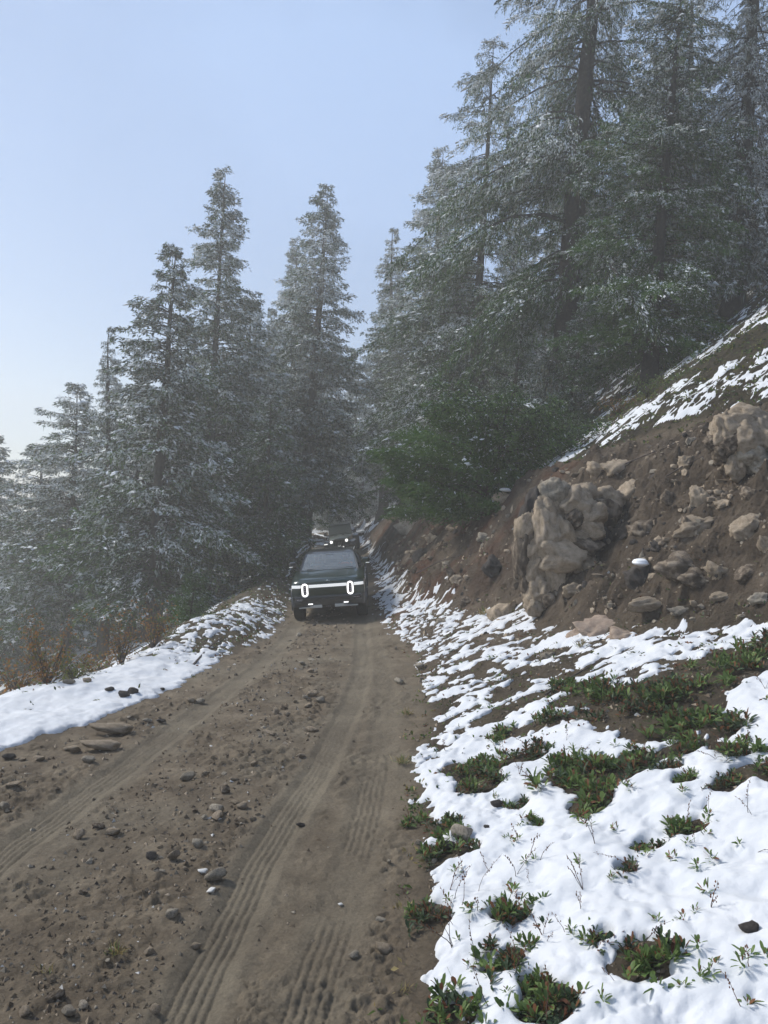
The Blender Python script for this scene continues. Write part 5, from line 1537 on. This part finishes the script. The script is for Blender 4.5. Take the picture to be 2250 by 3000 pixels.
# ------------------------------------------------ the dark green pickup
def pickup():
    o, MW = place_vehicle("pickup_truck", -1.27, 21.35, 3.45, .86, .92, math.radians(1.0))
    G, K = M['green_paint'], M['black_trim']
    def arch(y):
        s = .46
        for ay in (.92, 4.37):
            d = abs(y - ay)
            if d < .50: s = max(s, .42 + math.sqrt(max(0, .50 ** 2 - d * d)) * .98)
        return s
    def top(y): return float(np.interp(y, [0, .05, .15, .35, .8, 1.3, 1.5, 3.75, 3.9, 5.4, 5.5], [1.08, 1.12, 1.155, 1.19, 1.245, 1.30, 1.315, 1.34, 1.33, 1.33, 1.28]))
    def wid(y): return float(np.interp(y, [0, .04, .12, .3, .6, 1.2, 4.9, 5.4, 5.5], [.80, .88, .945, .985, 1.0, 1.005, 1.0, .97, .93]))
    secs = []
    for y in [0, .02, .05, .09, .14, .22, .32] + [.40 + .055 * i for i in range(20)] + [1.6, 2.2, 2.8, 3.4, 3.74, 3.76] + [3.80 + .06 * i for i in range(20)] + [5.1, 5.3, 5.45, 5.5]:
        s, t, w = arch(y), top(y), wid(y)
        bulge = 1.0 - .012
        h = [(0, t + .025), (w * .45, t + .02), (w * .78, t + .006), (w * .92, t - .022), (w * .985, t - .085), (w, t - .20), (w * 1.0, max(s + .02, .78)), (w * .985, max(s, .5)), (w * .96, s), (w * .4, s + .0)]
        sec = [(x, y, z) for x, z in h] + [(-x, y, z) for x, z in h[:0:-1]]
        secs.append(sec)
    MB().loft(secs).build("body", G, o, True)
    # hood panel a hair proud, with its sunk centre
    hs = []
    for y in [.10, .14, .3, .55, .8, 1.05, 1.22]:
        t = top(y); w = .78 - .04 * (y < .12)
        row = []
        for q in (-1, -.96, -.72, -.66, -.3, 0, .3, .66, .72, .96, 1):
            z = t + .030 - .02 * abs(q) ** 3 - (.018 if abs(q) < .7 and y > .35 else 0)
            row.append((w * q, y, z))
        hs.append(row)
    MB().loft(hs, closed=False, cap=False).build("hood", G, o, True)
    # sunk seam across the nose
    MB().loft([[(x, curve_y(x) - .006, z) for x in np.linspace(-.93, .93, 25)] for z in (.865, .877)], closed=False, cap=False).build("fascia_seam", K, o)
    # nose skin between bar and grille, slightly proud and swept
    rows = []
    for z, dy in [(1.085, .02), (1.05, .0), (.97, -.012), (.90, -.016), (.80, -.012), (.735, .01)]:
        rows.append([(x, curve_y(x) + dy - .012, z) for x in np.linspace(-.96, .96, 33)])
    MB().loft(rows, closed=False, cap=False).build("front_panel", G, o, True)
    rows = []
    for z, dy in [(1.037, 0), (1.035, -.03), (.962, -.034), (.960, 0)]:
        rows.append([(x, curve_y(x) + dy - .012, z) for x in np.linspace(-.955, .955, 33)])
    MB().loft(rows, closed=False, cap=False).build("light_bar", M['lampbar'], o)
    for sx in (-1, 1):
        cx, cz = sx * .60, .905
        yb = curve_y(cx)
        out = stadium(cx, cz, .205, .385); mid = stadium(cx, cz, .175, .355); inn = stadium(cx, cz, .088, .265)
        hl = MB().loft([[(x, yb + .0, z) for x, z in out], [(x, yb - .05, z) for x, z in out], [(x, yb - .052, z) for x, z in mid]], cap=False).loft([[(x, yb - .045, z) for x, z in stadium(cx, cz, .10, .28)]] * 1 + [[(x, yb - .047, z) for x, z in stadium(cx, cz, .02, .20)]], cap=True).build("headlight", M['lamp_dark'], o)
        MB().loft([[(x, yb - .05, z) for x, z in mid], [(x, yb - .062, z) for x, z in mid], [(x, yb - .064, z) for x, z in inn], [(x, yb - .05, z) for x, z in inn]], cap=False).build("light_ring", M['lamp'], hl)
        for j in range(4):
            MB().box((cx, yb - .052, cz + .085 - j * .057), (.04, .012, .036)).build("lens", M['led'], hl, bevel=.004)
    # black lower bumper, grille, tow points
    rows = []
    for z, dy in [(.745, .0), (.735, -.035), (.70, -.045), (.69, -.02), (.60, -.02), (.595, -.05), (.50, -.055), (.46, -.03), (.45, .05)]:
        rows.append([(x, curve_y(x) * .9 + dy - .014, z) for x in np.linspace(-.90, .90, 31)])
    bp = MB().loft(rows, closed=False, cap=False).build("bumper", K, o, True)
    for j in range(3): MB().box((0, -.045, .635 + .02 * j), (1.05, .02, .008)).build("grille_bar", K, bp)
    for sx in (-1, 1):
        MB().loft([[(sx * (.66 + .0), curve_y(.7) - .04, .68), (sx * .86, curve_y(.84) - .04, .70), (sx * .88, curve_y(.86) - .04, .63), (sx * .70, curve_y(.7) - .04, .60)],
                   [(sx * .67, curve_y(.7) - .06, .672), (sx * .85, curve_y(.84) - .055, .69), (sx * .87, curve_y(.86) - .055, .636), (sx * .71, curve_y(.7) - .06, .607)]]).build("air_duct", M['lamp_dark'], o)
        for j in range(4): MB().box((sx * (.69 + .042 * j), curve_y(.7 + .04 * j) - .075, .662 - .002 * j), (.026, .02, .024 - .003 * (j % 2))).build("chrome_accent", M['led'], o)
        MB().box((sx * .47, -.085, .535), (.125, .035, .026)).build("fog_light", M['lamp'], o, bevel=.006)
        MB().tube([(sx * .40, -.07, .49), (sx * .42, -.12, .50), (sx * .50, -.13, .50), (sx * .54, -.12, .50), (sx * .56, -.07, .49)], .014, 8).build("tow_hook", K, o, True)
        MB().loft([[(sx * .17, y, .505), (sx * .40, y, .500), (sx * .50, y, .463), (sx * .78, y + .02, .448), (sx * .78, y + .02, .428), (sx * .17, y, .428)] for y in (-.10, -.02)]).build("skid_plate", M['silver'], o, bevel=.003)
        # corner cladding round the front arch
        for ay in (.92, 4.37):
            secs2 = []
            for i in range(17):
                a = math.radians(-8 + 196 * i / 16); c_, s_ = math.cos(a), math.sin(a)
                secs2.append([(sx * (.985), ay + c_ * .51, .42 + s_ * .50), (sx * 1.022, ay + c_ * .515, .42 + s_ * .505), (sx * 1.022, ay + c_ * .60, .42 + s_ * .585), (sx * .985, ay + c_ * .61, .42 + s_ * .60)])
            MB().loft(secs2).build("fender_cladding", K, o, True)
        MB().box((sx * .96, 2.62, .45), (.09, 2.3, .14)).build("side_step", K, o, bevel=.02)
        # quarter panel of the nose under the lamps, body colour into dark
        MB().loft([[(sx * .93, .06, .74), (sx * .965, .10, .74), (sx * .985, .38, .74), (sx * .94, .38, .74)], [(sx * .90, .05, .44), (sx * .955, .10, .44), (sx * .975, .40, .44), (sx * .93, .40, .44)]]).build("bumper_corner", K, o, bevel=.02)
    MB().box((0, -.075, .575), (.36, .03, .16)).build("plate_bracket", K, o, bevel=.008)
    for j in (-1, 0, 1): MB().box((j * .045, -.112, .462), (.028, .01, .014)).build("sensor", M['led'], o)
    # the small four-pointed emblem on the nose
    e = []
    for i in range(16):
        a = 2 * math.pi * i / 16; q = .085 * (.38 + .62 * abs(math.cos(2 * a)) ** 2) if i % 4 else .085
        e.append((q * 1.15 * math.cos(a), q * .42 * math.sin(a)))
    MB().loft([[(x, .035 - .01, 1.112 + z) for x, z in e], [(x, .035 - .022, 1.108 + z) for x, z in e]]).build("emblem", M['silver'], o)
    # cabin
    A0, A1 = (.79, 1.22, 1.30), (.635, 2.02, 1.80)
    roofz = 1.90
    rr = []
    for y, z, w in [(1.96, 1.795, .66), (2.02, 1.835, .665), (2.2, 1.875, .67), (2.7, 1.905, .675), (3.2, 1.895, .67), (3.55, 1.85, .655), (3.68, 1.79, .64)]:
        rr.append([(q * w, y, z + .018 * (1 - q * q) - (.022 if abs(q) > .97 else 0)) for q in (-1, -.93, -.6, -.3, 0, .3, .6, .93, 1)])
    rl = [[(x, y, z - .05) for x, y, z in row] for row in rr]
    V = MB().loft(rr, closed=False, cap=False).loft(rl, closed=False, cap=False)
    V.loft([rr[0], rl[0]], closed=False, cap=False); V.loft([[r[0] for r in rr], [r[0] for r in rl]], closed=False, cap=False); V.loft([[r[-1] for r in rr], [r[-1] for r in rl]], closed=False, cap=False); V.loft([rr[-1], rl[-1]], closed=False, cap=False)
    V.build("roof", K, o, True)
    for sx in (-1, 1):
        def tb(pts, w, nm, m): return MB().loft([[(sx * (x - w), y, z), (sx * (x + w * .6), y - w * .5, z + w * .3), (sx * (x + w), y + w, z + w * .2), (sx * (x - w * .3), y + w * 1.2, z - w * .4)] for x, y, z in pts]).build(nm, m, o, True)
        tb([(.80, 1.16, 1.285), (.765, 1.42, 1.46), (.715, 1.72, 1.65), (.655, 2.04, 1.825)], .045, "front_pillar", K)
        tb([(.765, 1.33, 1.34), (.725, 1.58, 1.53), (.675, 1.84, 1.70), (.635, 2.05, 1.785)], .022, "pillar_trim", M['interior_pale'])
        MB().loft([[(sx * x, y, z), (sx * (x - .05), y, z), (sx * (x - .05), y + .16, z), (sx * x, y + .16, z)] for x, y, z in [(.90, 2.45, 1.31), (.80, 2.5, 1.62), (.67, 2.55, 1.84)]]).build("centre_pillar", K, o)
        MB().loft([[(sx * x, y, z), (sx * (x - .05), y, z), (sx * (x - .05), y + .22, z), (sx * x, y + .22, z)] for x, y, z in [(.90, 3.52, 1.31), (.80, 3.5, 1.62), (.66, 3.46, 1.82)]]).build("rear_pillar", K, o)
        MB().add([(sx * .885, 1.35, 1.33), (sx * .885, 3.6, 1.34), (sx * .675, 3.5, 1.83), (sx * .675, 2.06, 1.83)], [(0, 1, 2, 3)]).build("side_window", M['glass'], o)
        MB().tube([(sx * .69, 2.15, 1.885), (sx * .70, 2.8, 1.915), (sx * .69, 3.45, 1.885)], .013, 8).build("roof_rail", M['silver'] if sx > 0 else K, o, True)
        # mirror
        mi = MB().loft([[(sx * (.93 + u * k), 1.42 + dy, 1.475 + v * k2) for u, v in ((-.01, -.07), (.19, -.05), (.215, .02), (.18, .085), (.03, .09), (-.02, .04))] for dy, k, k2 in ((-.06, .8, .7), (-.02, 1, 1), (.08, 1, 1), (.10, .93, .92))]).build("mirror", K if sx < 0 else G, o, True)
        MB().tube([(sx * .86, 1.46, 1.32), (sx * .89, 1.45, 1.36), (sx * .95, 1.45, 1.41)], .028, 8).build("mirror_arm", K, mi, True)
        MB().box((sx * 1.085, 1.355, 1.425), (.10, .012, .016)).build("turn_signal", M['lampbar'], mi)
    # windscreen: gently curved pane
    W_ = []
    for i in range(7):
        t = i / 6; y = 1.20 + (2.0 - 1.20) * t; z = 1.315 + (1.815 - 1.315) * t; w = .775 + (.645 - .775) * t
        W_.append([(q * w, y - .05 * (1 - q * q) + .0, z + .018 * math.sin(t * math.pi)) for q in np.linspace(-1, 1, 9)])
    MB().loft(W_, closed=False, cap=False).build("windscreen", M['glass'], o, True)
    MB().loft([[(q * .64, 1.985 - .045 * (1 - q * q), 1.80) for q in np.linspace(-1, 1, 9)], [(q * .665, 1.93 - .045 * (1 - q * q), 1.768) for q in np.linspace(-1, 1, 9)]], closed=False, cap=False).build("sun_band", K, o)
    MB().loft([[(-.11, 1.86, 1.775), (.11, 1.86, 1.775), (.09, 1.80, 1.70), (.05, 1.78, 1.685), (-.05, 1.78, 1.685), (-.09, 1.80, 1.70)], [(-.11, 1.96, 1.775), (.11, 1.96, 1.775), (.09, 1.90, 1.70), (.05, 1.88, 1.685), (-.05, 1.88, 1.685), (-.09, 1.90, 1.70)]]).build("camera_housing", K, o)
    MB().box((0, 1.25, 1.30), (1.45, .10, .02)).build("cowl", K, o)
    for x0, x1 in ((-.62, -.05), (.05, .66)): MB().tube([(x0, 1.20, 1.335), (x1, 1.23, 1.345)], .009, 6).build("wiper", K, o)
    # inside
    MB().loft([[(x, 1.35, 1.26), (x, 1.35, 1.33), (x, 1.75, 1.30), (x, 1.80, 1.05), (x, 1.6, 1.0)] for x in (-.78, .78)]).build("dashboard", M['interior'], o)
    MB().box((0, 2.6, .72), (1.6, 2.4, .06)).build("cabin_floor", M['interior'], o)
    MB().box((0, 3.5, 1.30), (1.5, .08, .9)).build("rear_bulkhead", M['interior'], o)
    MB().add([(-.60, 3.44, 1.45), (.60, 3.44, 1.45), (.55, 3.44, 1.72), (-.55, 3.44, 1.72)], [(0, 1, 2, 3)]).build("rear_window", M['plate'], o)
    for sx in (-1, 1):
        s_ = MB().box((sx * .42, 2.55, .90), (.50, .52, .16)).box((sx * .42, 2.86, 1.22), (.48, .14, .56), rot=Matrix.Rotation(-.18, 3, 'X')).build("seat", M['seat'], o, bevel=.04)
        MB().box((sx * .42, 2.93, 1.60), (.26, .09, .16)).build("headrest", M['seat'], s_, bevel=.03)
    ring = []
    for k in range(24):
        a = 2 * math.pi * k / 24; c = Vector((.42 + .185 * math.cos(a), 1.98 + .07 * math.sin(a), 1.29 + .17 * math.sin(a)))
        rd = Vector((math.cos(a), .38 * math.sin(a), .92 * math.sin(a))); nn = Vector((0, -.92, .38))
        ring.append([c + (rd * math.cos(b) + nn * math.sin(b)) * .014 for b in [2 * math.pi * j / 6 for j in range(6)]])
    st = MB().loft(ring + [ring[0]], cap=False); st.box((.42, 1.98, 1.29), (.34, .02, .04)); st.build("steering_wheel", K, o, True)
    for x, y in ((-.86, .92), (.86, .92), (-.86, 4.37), (.86, 4.37)): wheel(o, x, y, .425, .285)
    # underbody
    MB().box((0, .62, .50), (1.5, .9, .16)).box((0, 2.65, .50), (1.6, 2.6, .20)).box((0, 4.6, .52), (1.4, 1.0, .16)).build("underbody", K, o)
    MB().tube([(-.8, .92, .42), (.8, .92, .42)], .04, 8).tube([(-.8, 4.37, .42), (.8, 4.37, .42)], .04, 8).build("axle", K, o)
    # snow crumbs left at the roof corners
    for x in (-.64, .02, .63, .66): 
        if x in (.02,): continue
    for c in [c for c in o.children if c.name.split('.')[0] in ('roof', 'front_pillar', 'pillar_trim', 'centre_pillar', 'rear_pillar', 'side_window', 'roof_rail', 'windscreen', 'sun_band', 'camera_housing', 'rear_bulkhead', 'rear_window', 'seat')]:
        for me_ in {c.data} | {k.data for k in c.children}:
            for v in me_.vertices:
                if v.co.z > 1.32: v.co.z = 1.32 + (v.co.z - 1.32) * .80
    tag(o, "dark green pickup with glowing oval headlights and full-width light bar, coming down the dirt road", "pickup truck")
    for x, coat, lab, hw, cap in ((-.42, M['coat_white'], "person in a pale hooded jacket and light cap in the pickup's passenger seat", False, True),
                                  (.42, M['coat_orange'], "person in an orange-red jacket driving the pickup, hands on the wheel", True, False)):
        T_ = MW @ Matrix.Translation((x, 2.56, .83))
        p = person_sitting((0, 0, 0), (0, 0, 0), coat, lab, hw, cap)
        p.location = T_.to_translation(); p.rotation_euler = T_.to_euler()
pickup()

# ------------------------------------------------ the grey off-roader behind
def offroader():
    o, MW = place_vehicle("offroad_car", -2.33, 46.3, 2.95, .80, .62, math.radians(-1))
    G, K = M['grey_paint'], M['black_trim']
    # tub
    MB().loft([[(x * 1, y, z) for x, z in ((.70, .62), (.72, 1.22), (.66, 1.26), (0, 1.27), (-.66, 1.26), (-.72, 1.22), (-.70, .62))] for y in (1.45, 3.6, 4.1)]).build("body", G, o, True)
    # hood: tapered in plan, crowned
    hd = []
    for y, w, z in ((.12, .56, 1.17), (.2, .58, 1.205), (.6, .62, 1.235), (1.0, .66, 1.255), (1.48, .71, 1.275)):
        hd.append([(-w, y, .75), (-w, y, z - .05), (-w * .9, y, z), (-w * .5, y, z + .012), (-w * .42, y, z + .045), (0, y, z + .05), (w * .42, y, z + .045), (w * .5, y, z + .012), (w * .9, y, z), (w, y, z - .05), (w, y, .75)])
    MB().loft(hd).build("hood", G, o, True)
    for sx in (-1, 1): MB().box((sx * .22, .95, 1.325), (.14, .25, .02)).build("hood_vent", K, o)
    # seven-slot front
    g = [(-.62, .78), (-.60, 1.02), (-.52, 1.17), (0, 1.20), (.52, 1.17), (.60, 1.02), (.62, .78), (.40, .70), (-.40, .70)]
    gr = MB().loft([[(x, .10, z) for x, z in g], [(x, .03, z) for x, z in g]]).build("grille", G, o, bevel=.012)
    for j in range(7):
        x = (j - 3) * .092
        MB().loft([[(x + a * .028, y, .955 + b * .155) for a, b in ((-1, -.85), (-.5, -1), (.5, -1), (1, -.85), (1, .85), (.5, 1), (-.5, 1), (-1, .85))] for y in (.028, .020)]).build("grille_slot", M['lamp_dark'], gr)
    for sx in (-1, 1):
        hl = MB().tube([(sx * .455, .05, 1.06), (sx * .455, -.005, 1.06)], .112, 20).build("headlight", K, o, True)
        MB().tube([(sx * .455, -.004, 1.06), (sx * .455, -.020, 1.06)], .088, 20).build("lens", M['lamp'], hl, True)
        MB().box((sx * .80, .06, .965), (.20, .03, .042)).build("fender_lamp", M['lamp'] if sx < 0 else M['silver'], o, bevel=.006)
        MB().tube([(sx * .235, -.20, .70), (sx * .235, -.24, .70)], .05, 14).build("fog_light", M['lamp'], o, True)
        # flat fenders
        for fy in (.62, 3.57):
            secs = []
            for y, z in ((-.56, .80), (-.50, .98), (-.34, 1.03), (.25, 1.03), (.46, .96), (.56, .74)):
                secs.append([(sx * .58, fy + y, z), (sx * .94, fy + y, z - .02), (sx * .94, fy + y, z - .08), (sx * .58, fy + y, z - .05)])
            MB().loft(secs).build("fender", K, o, True)
        mi = MB().loft([[(sx * (.90 + u), y, 1.40 + v) for u, v in ((-.08, -.09), (.10, -.08), (.11, .08), (.02, .11), (-.08, .10))] for y in (1.42, 1.50)]).build("mirror", K, o, bevel=.015)
        MB().tube([(sx * .74, 1.5, 1.30), (sx * .84, 1.47, 1.34)], .025, 6).build("mirror_arm", K, mi)
        MB().loft([[(sx * x, y, z), (sx * (x - .055), y, z), (sx * (x - .055), y + .07, z), (sx * x, y + .07, z)] for x, y, z in ((.725, 1.46, 1.27), (.655, 1.78, 1.86))]).build("windscreen_post", G, o)
        MB().loft([[(sx * x, 2.55, z), (sx * (x - .05), 2.55, z), (sx * (x - .05), 2.67, z), (sx * x, 2.67, z)] for x, z in ((.72, 1.26), (.65, 1.86))]).build("centre_pillar", K, o)
        MB().add([(sx * .72, 1.5, 1.27), (sx * .72, 4.05, 1.27), (sx * .65, 4.0, 1.86), (sx * .65, 1.8, 1.86)], [(0, 1, 2, 3)]).build("side_window", M['glass_j'], o)
        MB().tube([(sx * .72, 1.5, .62), (sx * .80, 2.1, .60), (sx * .72, 3.0, .62)], .035, 8).build("rock_rail", K, o, True)
    MB().loft([[(-.70, .0, .58), (.70, .0, .58), (.78, .0, .66), (.72, .0, .78), (-.72, .0, .78), (-.78, .0, .66)], [(-.55, -.2, .60), (.55, -.2, .60), (.62, -.2, .66), (.55, -.2, .76), (-.55, -.2, .76), (-.62, -.2, .66)]]).build("bumper", K, o, bevel=.02)
    wn_ = MB().tube([(-.17, -.12, .82), (.17, -.12, .82)], .065, 12).build("winch", K, o, True)
    MB().tube([(-.06, -.21, .84), (-.055, -.23, .80), (0, -.235, .785), (.055, -.23, .80), (.065, -.21, .85)], .013, 6).build("tow_strap", M['lampbar'], wn_)  # strap is no lamp; its glow comes from the light bar material
    pl = MB().box((0, -.255, .695), (.31, .012, .16)).build("licence_plate", M['plate'], o, bevel=.003)
    for j in range(6): MB().box(((j - 2.5) * .042, -.263, .69), (.024, .003, .07 if j % 2 else .06)).build("plate_character", M['plate_ink'], pl)
    MB().box((0, -.263, .757), (.16, .003, .016)).build("plate_heading", M['plate_ink'], pl)
    MB().box((0, 1.475, 1.30), (1.42, .07, .055)).build("windscreen_frame", G, o, bevel=.01)
    MB().box((0, 1.79, 1.85), (1.32, .07, .06)).build("header", G, o, bevel=.01)
    MB().add([(-.68, 1.47, 1.32), (.68, 1.47, 1.32), (.61, 1.77, 1.83), (-.61, 1.77, 1.83)], [(0, 1, 2, 3)]).build("windscreen", M['glass_j'], o)
    for x0, x1 in ((-.6, -.18), (-.05, .4)): MB().tube([(x0, 1.42, 1.33), (x1, 1.44, 1.36)], .014, 6).build("wiper", K, o)
    rf = []
    for y, z in ((1.80, 1.88), (2.0, 1.905), (3.2, 1.91), (4.05, 1.88)): rf.append([(q * .67, y, z - .03 * q ** 4) for q in (-1, -.9, -.5, 0, .5, .9, 1)])
    rl = [[(x, y, z - .05) for x, y, z in r] for r in rf]
    MB().loft(rf, closed=False, cap=False).loft(rl, closed=False, cap=False).loft([rf[0], rl[0]], closed=False, cap=False).build("roof", K, o, True)
    MB().loft([[(x, 1.52, 1.10), (x, 1.52, 1.27), (x, 1.75, 1.26), (x, 1.8, 1.05)] for x in (-.66, .66)]).build("dashboard", M['interior'], o)
    for sx in (-1, 1): MB().box((sx * .36, 2.45, .95), (.46, .5, .2)).box((sx * .36, 2.72, 1.28), (.44, .13, .62)).box((sx * .36, 2.76, 1.66), (.24, .08, .14)).build("seat", M['seat'], o, bevel=.03)
    MB().box((0, 3.9, 1.5), (1.3, .05, .7)).build("rear_window", M['interior'], o)
    for x, y in ((-.80, .62), (.80, .62), (-.80, 3.57), (.80, 3.57)): wheel(o, x, y, .44, .27)
    MB().box((0, 2.1, .60), (.9, 3.6, .14)).tube([(-.75, .62, .44), (.75, .62, .44)], .05, 8).tube([(-.75, 3.57, .44), (.75, 3.57, .44)], .05, 8).build("chassis", K, o)
    tag(o, "grey off-road car with round headlights and slotted grille following uphill behind the pickup", "off-road car")
offroader()
# ------------------------------------------------------------------ mist
def haze():
    b = MB().box((0, 0, 0), (640, 640, 106))
    m = bpy.data.materials.new("mist"); m.use_nodes = True
    nt = m.node_tree; nt.nodes.clear()
    o = nt.nodes.new("ShaderNodeOutputMaterial")
    v = nt.nodes.new("ShaderNodeVolumePrincipled")
    v.inputs["Color"].default_value = (1.0, .985, .94, 1)
    v.inputs["Density"].default_value = HAZE
    v.inputs["Anisotropy"].default_value = .3
    nt.links.new(v.outputs[0], o.inputs["Volume"])
    h = b.build("haze", m)
    h.location = (0, 0, -14)
    tag(h, "thin morning mist lying over the road and valley", None, None, "stuff")
HAZE = .0040
haze()
